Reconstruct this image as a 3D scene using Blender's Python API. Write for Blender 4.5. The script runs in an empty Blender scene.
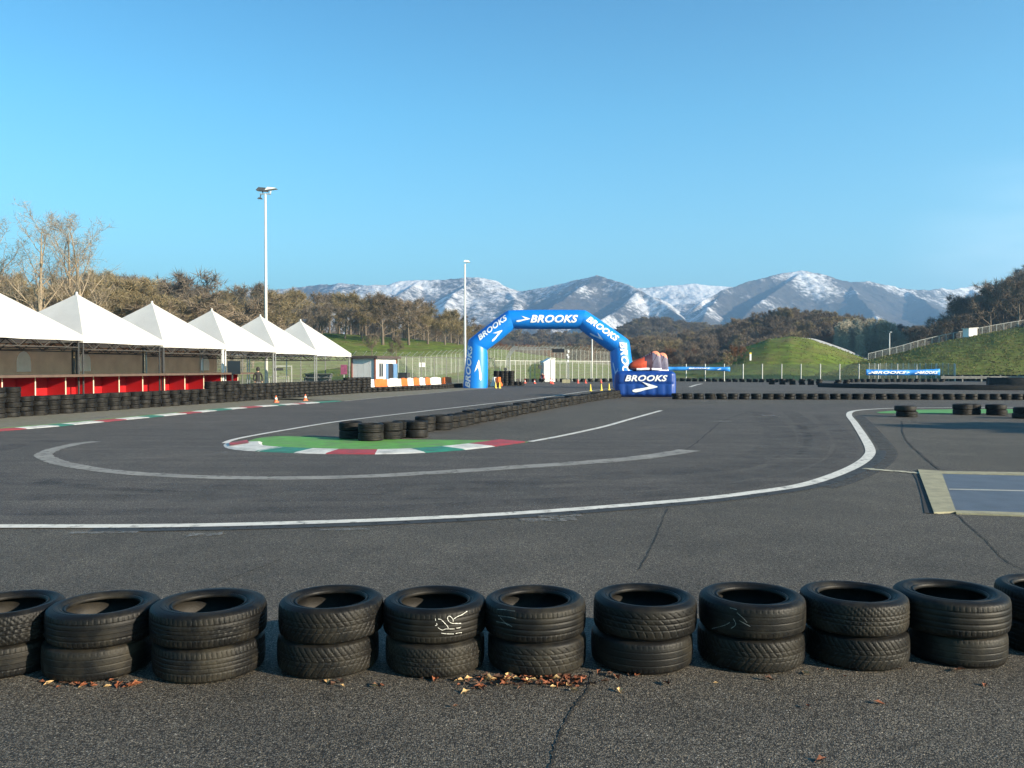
HAZE = 0.00022
import bpy, bmesh, math, random
import numpy as np
from mathutils import Vector, Matrix, Quaternion
from mathutils.geometry import tessellate_polygon
R = random.Random(7)
PI = math.pi
scene = bpy.context.scene
COL = scene.collection

# ------------------------------------------------------------------ camera
F, CX, CY, H0 = 850.0, 512.0, 384.0, 1.8
TH = math.atan(17.0/F)                       # looking slightly down: horizon at y = 367
ct, st = math.cos(TH), math.sin(TH)
def ray(px, py):
    a, b = (px-CX)/F, (CY-py)/F
    return Vector((a, ct+b*st, -st+b*ct))
def G(px, py, z=0.0):
    d = ray(px, py); t = (z-H0)/d.z
    return Vector((d.x*t, d.y*t, z))
def AT(px, py, Y):
    d = ray(px, py); t = Y/d.y
    return Vector((d.x*t, Y, H0+d.z*t))
def XZ(px, Y): return (px-CX)/F*Y

cam = bpy.data.cameras.new('camera'); camo = bpy.data.objects.new('camera', cam); COL.objects.link(camo)
camo.location = (0, 0, H0); camo.rotation_euler = (PI/2-TH, 0, 0)
cam.sensor_width = 36; cam.lens = F/1024*36; cam.clip_start = .05; cam.clip_end = 20000
scene.camera = camo

# ------------------------------------------------------------------ world and sun
SUN_EL, SUN_AZ = 17.5, 118.0
w = bpy.data.worlds.new("World"); scene.world = w; w.use_nodes = True
nt = w.node_tree; nt.nodes.clear()
sky = nt.nodes.new('ShaderNodeTexSky'); sky.sky_type = 'NISHITA'; sky.sun_disc = False
sky.sun_elevation = math.radians(SUN_EL); sky.sun_rotation = math.radians(SUN_AZ)
sky.air_density = 1.0; sky.dust_density = 0.6; sky.ozone_density = 1.6; sky.altitude = 300
tint = nt.nodes.new('ShaderNodeMix'); tint.data_type = 'RGBA'; tint.blend_type = 'MULTIPLY'; tint.inputs[0].default_value = 1
tint.inputs[7].default_value = (.45, .97, 1.04, 1)
# thin wisps of cirrus low over the right-hand ridge
tc = nt.nodes.new('ShaderNodeTexCoord'); mp = nt.nodes.new('ShaderNodeMapping'); mp.inputs['Scale'].default_value = (3, 3, 14)
nz = nt.nodes.new('ShaderNodeTexNoise'); nz.inputs['Scale'].default_value = 1.6; nz.inputs['Detail'].default_value = 6
sep = nt.nodes.new('ShaderNodeSeparateXYZ')
mx = nt.nodes.new('ShaderNodeMapRange'); mx.inputs[1].default_value = .40; mx.inputs[2].default_value = .56
mz = nt.nodes.new('ShaderNodeMapRange'); mz.inputs[1].default_value = .22; mz.inputs[2].default_value = .10
mn = nt.nodes.new('ShaderNodeMapRange'); mn.inputs[1].default_value = .30; mn.inputs[2].default_value = .75
m1 = nt.nodes.new('ShaderNodeMath'); m1.operation = 'MULTIPLY'; m2 = nt.nodes.new('ShaderNodeMath'); m2.operation = 'MULTIPLY'
m3 = nt.nodes.new('ShaderNodeMath'); m3.operation = 'MULTIPLY'; m3.inputs[1].default_value = .6
cl = nt.nodes.new('ShaderNodeMix'); cl.data_type = 'RGBA'; cl.inputs[7].default_value = (6.2, 6.9, 7.6, 1)
bg = nt.nodes.new('ShaderNodeBackground'); bg.inputs[1].default_value = .141
out = nt.nodes.new('ShaderNodeOutputWorld')
L = nt.links.new
L(sky.outputs[0], tint.inputs[6]); L(tc.outputs['Generated'], mp.inputs[0]); L(mp.outputs[0], nz.inputs[0])
L(tc.outputs['Generated'], sep.inputs[0]); L(sep.outputs[0], mx.inputs[0]); L(sep.outputs[2], mz.inputs[0]); L(nz.outputs[0], mn.inputs[0])
L(mx.outputs[0], m1.inputs[0]); L(mz.outputs[0], m1.inputs[1]); L(m1.outputs[0], m2.inputs[0]); L(mn.outputs[0], m2.inputs[1]); L(m2.outputs[0], m3.inputs[0])
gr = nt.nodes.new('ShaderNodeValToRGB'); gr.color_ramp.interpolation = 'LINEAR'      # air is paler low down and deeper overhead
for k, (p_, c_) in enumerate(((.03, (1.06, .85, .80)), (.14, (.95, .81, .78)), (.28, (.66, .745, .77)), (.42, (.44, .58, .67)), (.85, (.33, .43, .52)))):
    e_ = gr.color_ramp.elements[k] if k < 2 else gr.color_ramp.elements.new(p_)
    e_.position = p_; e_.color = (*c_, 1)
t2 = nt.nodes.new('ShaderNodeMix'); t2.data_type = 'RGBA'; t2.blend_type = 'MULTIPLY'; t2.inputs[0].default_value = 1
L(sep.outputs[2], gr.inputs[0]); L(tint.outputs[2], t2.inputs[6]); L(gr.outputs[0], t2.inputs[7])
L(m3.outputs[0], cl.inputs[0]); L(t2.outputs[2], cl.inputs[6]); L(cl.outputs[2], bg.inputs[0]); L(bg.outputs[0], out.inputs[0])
e, az = math.radians(SUN_EL), math.radians(SUN_AZ)
TOSUN = Vector((math.sin(az)*math.cos(e), math.cos(az)*math.cos(e), math.sin(e)))
sl = bpy.data.lights.new('sun', 'SUN'); sl.energy = 5.0; sl.angle = math.radians(.5); sl.color = (1, .85, .65)
so = bpy.data.objects.new('sun', sl); COL.objects.link(so); so.location = (60, -60, 60)
so.rotation_euler = (-TOSUN).to_track_quat('-Z', 'Y').to_euler()
scene.view_settings.view_transform = 'Standard'; scene.view_settings.look = 'None'
scene.view_settings.exposure = 1.22; scene.view_settings.gamma = 1; scene.view_settings.use_curve_mapping = False
cy = scene.cycles
try:
    cy.use_denoising = True; cy.denoiser = 'OPENIMAGEDENOISE'
except Exception: pass
cy.max_bounces = 6; cy.diffuse_bounces = 3; cy.glossy_bounces = 2; cy.transparent_max_bounces = 24; cy.volume_bounces = 0
cy.use_adaptive_sampling = True; cy.adaptive_threshold = .015

# ------------------------------------------------------------------ materials
MATS = {}
def base_mat(name):
    m = bpy.data.materials.new(name); m.use_nodes = True
    return m, m.node_tree, m.node_tree.nodes['Principled BSDF']
def mat(name, col, rough=.6, var=.15, scale=8.0, bump=0.0, bscale=None, metal=0.0, spec=.5, dirt=None, dscale=2.0, damt=.5, rnd=0.0, trans=None, tl=0):
    """procedural surface: noise varied colour, optional second 'dirt' colour in blotches, bump, per object shift"""
    if name in MATS: return MATS[name]
    m, t, b = base_mat(name); N = t.nodes.new; L = t.links.new
    co = N('ShaderNodeTexCoord').outputs['Object']
    n = N('ShaderNodeTexNoise'); n.inputs['Scale'].default_value = scale; n.inputs['Detail'].default_value = 6; L(co, n.inputs[0])
    mr = N('ShaderNodeMapRange'); mr.inputs[1].default_value = .3; mr.inputs[2].default_value = .7
    mr.inputs[3].default_value = 1-var; mr.inputs[4].default_value = 1+var; L(n.outputs[0], mr.inputs[0])
    v = mr.outputs[0]
    if rnd:
        oi = N('ShaderNodeObjectInfo'); r2 = N('ShaderNodeMapRange'); r2.inputs[3].default_value = 1-rnd; r2.inputs[4].default_value = 1+rnd
        L(oi.outputs['Random'], r2.inputs[0]); mu = N('ShaderNodeMath'); mu.operation = 'MULTIPLY'; L(v, mu.inputs[0]); L(r2.outputs[0], mu.inputs[1]); v = mu.outputs[0]
    c = N('ShaderNodeVectorMath'); c.operation = 'SCALE'; c.inputs[0].default_value = col[:3]; L(v, c.inputs['Scale'])
    colout = c.outputs[0]
    if dirt:
        n2 = N('ShaderNodeTexNoise'); n2.inputs['Scale'].default_value = dscale; n2.inputs['Detail'].default_value = 8; n2.inputs['Roughness'].default_value = .65; L(co, n2.inputs[0])
        m2 = N('ShaderNodeMapRange'); m2.inputs[1].default_value = .45; m2.inputs[2].default_value = .68; m2.inputs[4].default_value = damt; L(n2.outputs[0], m2.inputs[0])
        mixn = N('ShaderNodeMix'); mixn.data_type = 'RGBA'; L(m2.outputs[0], mixn.inputs[0]); L(colout, mixn.inputs[6]); mixn.inputs[7].default_value = (*dirt[:3], 1); colout = mixn.outputs[2]
    L(colout, b.inputs['Base Color']); b.inputs['Roughness'].default_value = rough; b.inputs['Metallic'].default_value = metal
    b.inputs['Specular IOR Level'].default_value = spec
    if bump:
        n3 = N('ShaderNodeTexNoise'); n3.inputs['Scale'].default_value = bscale or scale*4; n3.inputs['Detail'].default_value = 4; L(co, n3.inputs[0])
        bp = N('ShaderNodeBump'); bp.inputs['Strength'].default_value = bump; bp.inputs['Distance'].default_value = .02; L(n3.outputs[0], bp.inputs['Height']); L(bp.outputs[0], b.inputs['Normal'])
    if trans:
        # worn away in patches so that what lies below shows: (noise scale, threshold low, high)
        n4 = N('ShaderNodeTexNoise'); n4.inputs['Scale'].default_value = trans[0]; n4.inputs['Detail'].default_value = 8; n4.inputs['Roughness'].default_value = .7; L(co, n4.inputs[0])
        m4 = N('ShaderNodeMapRange'); m4.inputs[1].default_value = trans[1]; m4.inputs[2].default_value = trans[2]
        if len(trans) > 3: m4.inputs[4].default_value = trans[3]
        L(n4.outputs[0], m4.inputs[0]); L(m4.outputs[0], b.inputs['Alpha'])
    if tl:
        tr_ = N('ShaderNodeBsdfTranslucent'); L(colout, tr_.inputs[0]); ms_ = N('ShaderNodeMixShader'); ms_.inputs[0].default_value = tl
        L(b.outputs[0], ms_.inputs[1]); L(tr_.outputs[0], ms_.inputs[2]); L(ms_.outputs[0], t.nodes['Material Output'].inputs[0])
    MATS[name] = m
    return m
def asphalt(name, col, speck, tone, streak=0.0, pebble=118.0):
    m, t, b = base_mat(name); N = t.nodes.new; L = t.links.new
    co = N('ShaderNodeTexCoord').outputs['Object']
    def noise(s, d=2, r=.5):
        n = N('ShaderNodeTexNoise'); n.inputs['Scale'].default_value = s; n.inputs['Detail'].default_value = d; n.inputs['Roughness'].default_value = r; L(co, n.inputs[0]); return n.outputs[0]
    def rng(x, a, b_, c, d):
        q = N('ShaderNodeMapRange'); q.inputs[1].default_value = a; q.inputs[2].default_value = b_; q.inputs[3].default_value = c; q.inputs[4].default_value = d; L(x, q.inputs[0]); return q.outputs[0]
    def mul(x, y):
        q = N('ShaderNodeMath'); q.operation = 'MULTIPLY'; L(x, q.inputs[0]); L(y, q.inputs[1]); return q.outputs[0]
    vo = N('ShaderNodeTexVoronoi'); vo.inputs['Scale'].default_value = pebble; L(co, vo.inputs['Vector'])
    sepc = N('ShaderNodeSeparateColor'); L(vo.outputs['Color'], sepc.inputs[0])
    stone = rng(sepc.outputs[0], .1, 1.0, 1-speck, 1+speck*1.35)
    white = rng(sepc.outputs[1], .95, .985, 1.0, 2.3)
    gap = rng(vo.outputs['Distance'], .30, .75, 1.06, .35)
    mid = rng(noise(40, 6, .65), .3, .7, .76, 1.24)
    big = rng(noise(1.1, 7, .62), .3, .7, 1-tone, 1+tone)
    huge = rng(noise(.22, 4, .6), .3, .7, 1-tone, 1+tone)
    v = mul(mul(mul(stone, white), gap), mul(mid, mul(big, huge)))
    if streak:
        mp = N('ShaderNodeMapping'); mp.inputs['Scale'].default_value = (.12, 1.6, 1); mp.inputs['Rotation'].default_value = (0, 0, .12); L(co, mp.inputs[0])
        ns = N('ShaderNodeTexNoise'); ns.inputs['Scale'].default_value = 1.6; ns.inputs['Detail'].default_value = 6; L(mp.outputs[0], ns.inputs[0])
        v = mul(v, rng(ns.outputs[0], .35, .65, 1-streak, 1+streak))
    c = N('ShaderNodeVectorMath'); c.operation = 'SCALE'; c.inputs[0].default_value = col; L(v, c.inputs['Scale'])
    # slightly warm / cool stones
    hue = N('ShaderNodeMix'); hue.data_type = 'RGBA'; hue.blend_type = 'MULTIPLY'; L(sepc.outputs[2], hue.inputs[0]); L(c.outputs[0], hue.inputs[6]); hue.inputs[7].default_value = (1.12, 1.0, .84, 1)
    L(hue.outputs[2], b.inputs['Base Color']); b.inputs['Roughness'].default_value = .78; b.inputs['Specular IOR Level'].default_value = .35
    bp = N('ShaderNodeBump'); bp.inputs['Strength'].default_value = .55; bp.inputs['Distance'].default_value = .006
    L(gap, bp.inputs['Height']); L(bp.outputs[0], b.inputs['Normal'])
    MATS[name] = m
    return m
def wire(name, col, pitch, width, rough=.5, rot=0.0):
    """see-through welded wire: two sets of thin bars cut by alpha in the panel's own plane (UV in metres)"""
    m, t, b = base_mat(name); N = t.nodes.new; L = t.links.new
    uv = N('ShaderNodeTexCoord').outputs['UV']
    mp = N('ShaderNodeMapping'); mp.inputs['Rotation'].default_value = (0, 0, rot); L(uv, mp.inputs[0])
    s = N('ShaderNodeSeparateXYZ'); L(mp.outputs[0], s.inputs[0])
    outs = []
    for k in (0, 1):
        q = N('ShaderNodeMath'); q.operation = 'PINGPONG'; q.inputs[1].default_value = pitch[k]/2; L(s.outputs[k], q.inputs[0])
        c = N('ShaderNodeMath'); c.operation = 'LESS_THAN'; c.inputs[1].default_value = width/2; L(q.outputs[0], c.inputs[0]); outs.append(c.outputs[0])
    a = N('ShaderNodeMath'); a.operation = 'MAXIMUM'; L(outs[0], a.inputs[0]); L(outs[1], a.inputs[1]); L(a.outputs[0], b.inputs['Alpha'])
    b.inputs['Base Color'].default_value = (*col, 1); b.inputs['Roughness'].default_value = rough
    MATS[name] = m
    return m

# ------------------------------------------------------------------ mesh builder
class MB:
    def __init__(s): s.v = []; s.f = []; s.m = []; s.uv = None
    def add(s, vs, fs, mi=0):
        o = len(s.v); s.v += [tuple(p) for p in vs]; s.f += [tuple(i+o for i in f) for f in fs]; s.m += [mi]*len(fs); return s
    def box(s, c, d, rz=0.0, mi=0, taper=1.0):
        x, y, z = d[0]/2, d[1]/2, d[2]/2; cr, sr = math.cos(rz), math.sin(rz); vs = []
        for k in (-1, 1):
            f = taper if k > 0 else 1
            for a, b in ((-1, -1), (1, -1), (1, 1), (-1, 1)):
                X, Y = a*x*f, b*y*f; vs.append((c[0]+X*cr-Y*sr, c[1]+X*sr+Y*cr, c[2]+k*z))
        return s.add(vs, [(3, 2, 1, 0), (4, 5, 6, 7), (0, 1, 5, 4), (1, 2, 6, 5), (2, 3, 7, 6), (3, 0, 4, 7)], mi)
    def bar(s, p, q, w, h, mi=0):
        p, q = Vector(p), Vector(q); d = (q-p).normalized(); up = Vector((0, 0, 1)) if abs(d.z) < .9 else Vector((0, 1, 0))
        a = d.cross(up).normalized()*(w/2); b = a.cross(d).normalized()*(h/2); vs = []
        for c in (p, q): vs += [c-a-b, c+a-b, c+a+b, c-a+b]
        return s.add(vs, [(3, 2, 1, 0), (4, 5, 6, 7), (0, 1, 5, 4), (1, 2, 6, 5), (2, 3, 7, 6), (3, 0, 4, 7)], mi)
    def tube(s, pts, r, n=8, mi=0, cap=True, flat=1.0):
        pts = [Vector(p) for p in pts]; k = len(pts); r = r if isinstance(r, (list, tuple)) else [r]*k; vs = []; a = None
        for i, p in enumerate(pts):
            d = ((pts[min(i+1, k-1)]-p).normalized() + (p-pts[max(i-1, 0)]).normalized())
            d = d.normalized() if d.length > 1e-9 else Vector((0, 0, 1))
            if a is None:
                ref = Vector((0, 0, 1)) if abs(d.z) < .9 else Vector((1, 0, 0)); a = d.cross(ref).normalized()
            else: a = (a - d*a.dot(d)).normalized()
            b = d.cross(a)
            for j in range(n):
                t = 2*PI*j/n; vs.append(p + a*(math.cos(t)*r[i]) + b*(math.sin(t)*r[i]*flat))
        fs = [(i*n+j, i*n+(j+1) % n, (i+1)*n+(j+1) % n, (i+1)*n+j) for i in range(k-1) for j in range(n)]
        if cap: fs += [tuple(range(n-1, -1, -1)), tuple((k-1)*n+j for j in range(n))]
        return s.add(vs, fs, mi)
    def lathe(s, prof, n=24, mi=0, closed=False, c=(0, 0, 0)):
        k = len(prof); vs = [(c[0]+r*math.cos(2*PI*j/n), c[1]+r*math.sin(2*PI*j/n), c[2]+z) for r, z in prof for j in range(n)]
        fs = [(i*n+j, i*n+(j+1) % n, ((i+1) % k)*n+(j+1) % n, ((i+1) % k)*n+j) for i in range(k if closed else k-1) for j in range(n)]
        return s.add(vs, fs, mi)
    def poly(s, pts, mi=0): return s.add(pts, [tuple(range(len(pts)))], mi)
    def prism(s, pts2, y0, y1, mi=0):
        """outline in XZ pushed from y0 to y1"""
        n = len(pts2); vs = [(x, y0, z) for x, z in pts2]+[(x, y1, z) for x, z in pts2]
        return s.add(vs, [tuple(range(n)), tuple(range(2*n-1, n-1, -1))]+[(i+n, (i+1) % n+n, (i+1) % n, i) for i in range(n)], mi)
    def mesh(s, name, mats, smooth=False):
        me = bpy.data.meshes.new(name); me.from_pydata(s.v, [], s.f)
        for m in (mats if isinstance(mats, (list, tuple)) else [mats]): me.materials.append(m)
        if any(s.m): me.polygons.foreach_set('material_index', s.m)
        if smooth: me.polygons.foreach_set('use_smooth', [True]*len(me.polygons))
        me.update(); return me
    def build(s, name, mats, parent=None, loc=None, rz=0.0, smooth=False):
        return link(name, s.mesh(name, mats, smooth), parent, loc, rz)
def link(name, data, parent=None, loc=None, rz=0.0):
    o = bpy.data.objects.new(name, data); COL.objects.link(o)
    if parent: o.parent = parent
    if loc is not None: o.location = loc
    o.rotation_euler = (0, 0, rz); return o
def tag(o, label=None, cat=None, group=None, kind=None):
    if label: o['label'] = label
    if cat: o['category'] = cat
    if group: o['group'] = group
    if kind: o['kind'] = kind
    return o
def thing(name, label, cat, loc=(0, 0, 0), rz=0.0, group=None):
    return tag(link(name, None, None, loc, rz), label, cat, group)
def copy_tree(o, parent=None):
    c = o.copy(); COL.objects.link(c)
    if parent: c.parent = parent
    for ch in o.children: copy_tree(ch, c)
    return c
def autosmooth(o, deg=35):
    me = o.data; me.polygons.foreach_set('use_smooth', [True]*len(me.polygons))
    try: me.set_sharp_from_angle(angle=math.radians(deg))
    except Exception: pass
def grid_mesh(name, P, mats, smooth=True):
    """P: array (rows, cols, 3)"""
    r, c, _ = P.shape; me = bpy.data.meshes.new(name)
    idx = np.arange(r*c).reshape(r, c)
    f = np.stack([idx[:-1, :-1], idx[:-1, 1:], idx[1:, 1:], idx[1:, :-1]], -1).reshape(-1, 4)
    me.vertices.add(r*c); me.vertices.foreach_set('co', P.reshape(-1).astype(np.float32))
    me.loops.add(f.size); me.loops.foreach_set('vertex_index', f.reshape(-1).astype(np.int32))
    me.polygons.add(len(f)); me.polygons.foreach_set('loop_start', (np.arange(len(f))*4).astype(np.int32))
    if smooth: me.polygons.foreach_set('use_smooth', np.ones(len(f), bool))
    for m in (mats if isinstance(mats, (list, tuple)) else [mats]): me.materials.append(m)
    me.update(); me.validate(); return me
def text_tris(s, size=1.0, bold=.03, shear=.3, sx=1.25):
    cu = bpy.data.curves.new('t', 'FONT'); cu.body = s; cu.size = size; cu.offset = bold*size; cu.shear = shear; cu.resolution_u = 3
    cu.align_x = 'CENTER'; cu.space_character = 1.05
    o = bpy.data.objects.new('t', cu); COL.objects.link(o); bpy.context.view_layer.update()
    me = bpy.data.meshes.new_from_object(o.evaluated_get(bpy.context.evaluated_depsgraph_get()))
    vs = [(v.co.x*sx, v.co.y) for v in me.vertices]; fs = [tuple(p.vertices) for p in me.polygons]
    bpy.data.objects.remove(o); bpy.data.curves.remove(cu); bpy.data.meshes.remove(me)
    ys = [v[1] for v in vs]; xs = [v[0] for v in vs]; cy_, cx_ = (min(ys)+max(ys))/2, (min(xs)+max(xs))/2
    h = max(ys)-min(ys)
    return [((x-cx_)/h, (y-cy_)/h) for x, y in vs], fs, (max(xs)-min(xs))/h       # height 1
CHEV = [(0.36, .50), (.60, .36), (1.04, .06), (1.02, -.02), (.80, -.14), (.50, -.27), (.30, -.42), (.10, -.50), (-.02, -.44), (-.04, -.30), (.06, -.20), (.40, -.10), (.66, .04), (.56, .20)]
CHEV = [(x-.5, y) for x, y in CHEV]
def chev_tris():
    t = tessellate_polygon([[Vector((x, y, 0)) for x, y in CHEV]]); return CHEV, [tuple(f) for f in t]
# ================================================================== GROUND AND MARKINGS
M_paddock = asphalt('paddock asphalt', (.089, .083, .072), .72, .20)
M_track = asphalt('track asphalt', (.086, .079, .073), .60, .16, streak=.14, pebble=90)
M_island = asphalt('old asphalt', (.093, .086, .078), .45, .16, streak=.12, pebble=70)
M_grass = mat('meadow grass', (.100, .142, .018), .9, .45, .5, bump=.6, bscale=2.5, spec=.15, dirt=(.145, .115, .045), dscale=.13, damt=.85)
M_field = mat('rough field', (.085, .085, .035), .95, .4, .05, spec=.1, dirt=(.05, .07, .025), dscale=.02, damt=.7)
def sheet(name, pts, m, z, kind='structure'):
    pts = [Vector((p[0], p[1], 0)) for p in pts]
    o = MB(); o.add([(p.x, p.y, z) for p in pts], [tuple(f) if ((pts[f[1]]-pts[f[0]]).cross(pts[f[2]]-pts[f[0]])).z > 0 else tuple(reversed(f)) for f in tessellate_polygon([pts])])
    return tag(o.build(name, m), kind=kind)
def spline(pts, sub=8):
    """Catmull-Rom through ground points"""
    P = [Vector(p) for p in pts]; out_ = []
    for i in range(len(P)-1):
        p0, p1, p2, p3 = P[max(i-1, 0)], P[i], P[i+1], P[min(i+2, len(P)-1)]
        for k in range(sub):
            t = k/sub; out_.append(.5*((2*p1)+(p2-p0)*t+(2*p0-5*p1+4*p2-p3)*t*t+(3*p1-p0-3*p2+p3)*t**3))
    out_.append(P[-1]); return out_
def PX(lst): return [G(x, y) for x, y in lst]
def strip_mb(pts, wid, z, mb=None, mi=0, jit=0.0, side=0):
    mb = mb or MB(); n = len(pts); vs = []
    for i, p in enumerate(pts):
        d = (pts[min(i+1, n-1)]-pts[max(i-1, 0)]); d.z = 0; d.normalize(); nn = Vector((-d.y, d.x, 0))
        ww = wid[0]+(wid[1]-wid[0])*i/(n-1) if isinstance(wid, tuple) else wid
        a = ww/2*(1+R.uniform(-jit, jit)); b = ww/2*(1+R.uniform(-jit, jit))
        if side > 0: a, b = ww, 0
        if side < 0: a, b = 0, ww
        vs += [(p.x+nn.x*a, p.y+nn.y*a, z), (p.x-nn.x*b, p.y-nn.y*b, z)]
    return mb.add(vs, [(2*i, 2*i+1, 2*i+3, 2*i+2) for i in range(n-1)], mi)
def strip(name, pts, wid, m, z, jit=0.0, side=0):
    return tag(strip_mb(pts, wid, z, jit=jit, side=side).build(name, m), kind='structure')

gm = MB(); s = 5200.0
gm.add([(-s, -300, -.03), (s, -300, -.03), (s, 6800, -.03), (-s, 6800, -.03)], [(0, 1, 2, 3)])
tag(gm.build('ground', M_field), kind='structure')
sheet('asphalt_yard', [(-60, -40), (90, -40), (90, 100), (60, 113), (2, 113), (-12, 92), (-60, 40)], M_paddock, 0)

OUT = spline(PX([(-420, 528), (-150, 528), (0, 527), (100, 527), (200, 526), (300, 523.5), (400, 520), (500, 515), (600, 508), (700, 499.5), (750, 493.5), (800, 486), (832, 476.5), (856, 466), (868, 457), (870, 449), (863, 436), (854.5, 423), (849, 415), (855, 411), (880, 409), (905, 408.3), (960, 407.8), (1100, 407)]))
LK = spline(PX([(-500, 471), (-150, 444), (0, 431.5), (60, 426.5), (120, 420.7), (180, 414.8), (240, 408.8), (300, 404.3), (345, 401.3)]))
LW = spline(PX([(345, 401.3), (390, 397), (430, 393.5), (462, 390.5), (500, 387.6)]))
INL = spline(PX([(225, 443.5), (232, 440.5), (250, 436.5), (290, 429.5), (340, 421.5), (410, 413), (480, 405), (540, 398), (586, 391.5), (612, 388.5)]))
INK = spline(PX([(225, 443.5), (223.5, 446), (229, 449), (250, 451.3), (300, 453.6), (350, 454.6), (400, 454.2), (450, 451.5), (490, 447.5), (530, 442)]))
INW = spline(PX([(530, 442), (555, 437.5), (580, 432.3), (605, 426.6), (630, 419.5), (661, 410.8)]))
track = OUT + PX([(1100, 403.5), (850, 403.8), (700, 405), (661, 410.8)]) + INW[::-1][1:] + INK[::-1][1:] + INL[1:] + PX([(640, 385.5), (640, 383.6), (500, 383.6)]) + LW[::-1] + LK[::-1][1:]
sheet('race_track', track, M_track, .004)
sheet('far_track', PX([(640, 391), (1100, 391.5), (1100, 384), (640, 383)]), M_island, .004)

white = (.64, .61, .54)
M_wline = mat('worn white line', white, .65, .08, 4, dirt=(.3, .29, .27), dscale=5, damt=.45, trans=(6, .28, .46))
M_wline2 = mat('thin white line', (.62, .59, .53), .65, .08, 4, dirt=(.3, .29, .27), dscale=2, damt=.5, trans=(5, .28, .42))
M_green = mat('green run off paint', (.090, .28, .042), .75, .2, 3, dirt=(.12, .16, .08), dscale=1.6, damt=.8)
M_kred = mat('kerb red', (.36, .035, .035), .6, .15, 4, dirt=(.10, .05, .045), dscale=2.5, damt=.75)
M_kgreen = mat('kerb green', (.02, .19, .12), .6, .15, 4, dirt=(.05, .09, .07), dscale=2.5, damt=.7)
M_kwhite = mat('kerb white', (.62, .60, .54), .6, .08, 4, dirt=(.20, .19, .17), dscale=2.5, damt=.7)
M_tape = mat('scraped pale band', (.25, .24, .215), .8, .15, 6, dirt=(.13, .125, .115), dscale=1.5, damt=.7, trans=(4.5, .22, .48, .95))
M_seal = mat('dark sealed joint', (.034, .034, .034), .7, .2, 6, trans=(6, .22, .45, .85))
M_verge = mat('dusty verge', (.14, .125, .092), .95, .25, 5, dirt=(.10, .11, .05), dscale=.8, damt=.6)
strip('track_edge_line', OUT, .205, M_wline, .012)
# the sealed joint that follows the line on its outer side
strip('sealed_joint', OUT[8*3:8*15], .30, M_seal, .008, side=-1)
iv = OUT[8*10:8*17]
strip('sealed_joint', [Vector((p.x+.18, p.y-.05, 0)) for p in OUT[8*11:8*18]], .34, mat('dark sealed band', (.05, .05, .05), .75, .2, 5, trans=(3, .25, .6, .6)), .007, side=-1)
strip('inner_edge_line', INL, .16, M_wline2, .012)
strip('inner_edge_line', INW, .17, M_wline, .012)
strip('verge_edge_line', LW, .14, mat('dusty line', (.36, .34, .30), .8, .1, 3, trans=(2, .3, .5)), .012)
# green crescent behind the inner kerb
GR = spline(PX([(528, 442.6), (490, 446), (440, 449.3), (380, 451.4), (320, 451.2), (275, 449), (252, 446), (247, 443), (256, 438.8), (275, 436.6), (300, 436.6), (360, 438.8), (430, 440), (490, 440.6), (528, 442)]), 5)
sheet('green_run_off', GR, M_green, .008)
def kerb(name, pts, cols, wid, z, h=.035, side=1, edge=True):
    """painted kerb: low sloping concrete ramp, one colour per length, fractions of the whole path"""
    L_ = [0]
    for a, b in zip(pts, pts[1:]): L_.append(L_[-1]+(b-a).length)
    def at(s_):
        s_ = min(max(s_, 0), L_[-1]-1e-6); i = max(j for j in range(len(L_)) if L_[j] <= s_); i = min(i, len(pts)-2)
        t = (s_-L_[i])/(L_[i+1]-L_[i]); p = pts[i].lerp(pts[i+1], t); d = pts[min(i+2, len(pts)-1)]-pts[max(i-1, 0)]; d.normalize(); return p, Vector((-d.y, d.x, 0))*side
    mb = MB(); ms = {'r': 0, 'g': 1, 'w': 2}
    for c, s0, s1 in cols:
        k = max(2, int((s1-s0)/.35)); vs = []
        for i in range(k+1):
            p, nn = at(s0+(s1-s0)*i/k)
            for f, zz in ((0, 0), (.12, h*.5), (.9, h), (1.0, 0)): q = p+nn*(wid*f); vs.append((q.x, q.y, z+zz))
        mb.add(vs, [(4*i+j, 4*i+j+1, 4*i+j+5, 4*i+j+4) for i in range(k) for j in range(3)], ms[c])
    o = mb.build(name, [M_kred, M_kgreen, M_kwhite]); return tag(o, kind='structure')
def s_of(pts, px):
    """path length at which the path has image column px"""
    L_ = 0; best = (1e9, 0)
    for a, b in zip(pts, pts[1:]):
        x = CX+F*a.x/a.y; best = min(best, (abs(x-px), L_)); L_ += (b-a).length
    return best[1], L_
def kcols(pts, seq, start=0):
    return [(c, s_of(pts, a)[0], s_of(pts, b)[0]) for c, a, b in seq]
KB = INK[6:]
seq = [('w', 229, 232), ('w', 232, 252), ('g', 252, 290), ('w', 290, 322), ('r', 322, 374), ('w', 374, 425), ('g', 425, 465), ('w', 465, 498), ('r', 498, 530)]
kerb('inner_kerb', INK, [('w', 0, s_of(INK[8:], 250)[0]+.9)] + [(c, s_of(INK[12:], a)[0]+sum((q-p).length for p, q in zip(INK[:12], INK[1:13])), s_of(INK[12:], b)[0]+sum((q-p).length for p, q in zip(INK[:12], INK[1:13]))) for c, a, b in seq[2:]], .85, .006, side=1)
rp = [G(x, y) for x, y in ((229, 444.6), (247, 441.8), (249, 444.6), (230, 447.2))]
sheet('kerb_red_block', rp, M_kred, .046)
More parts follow.
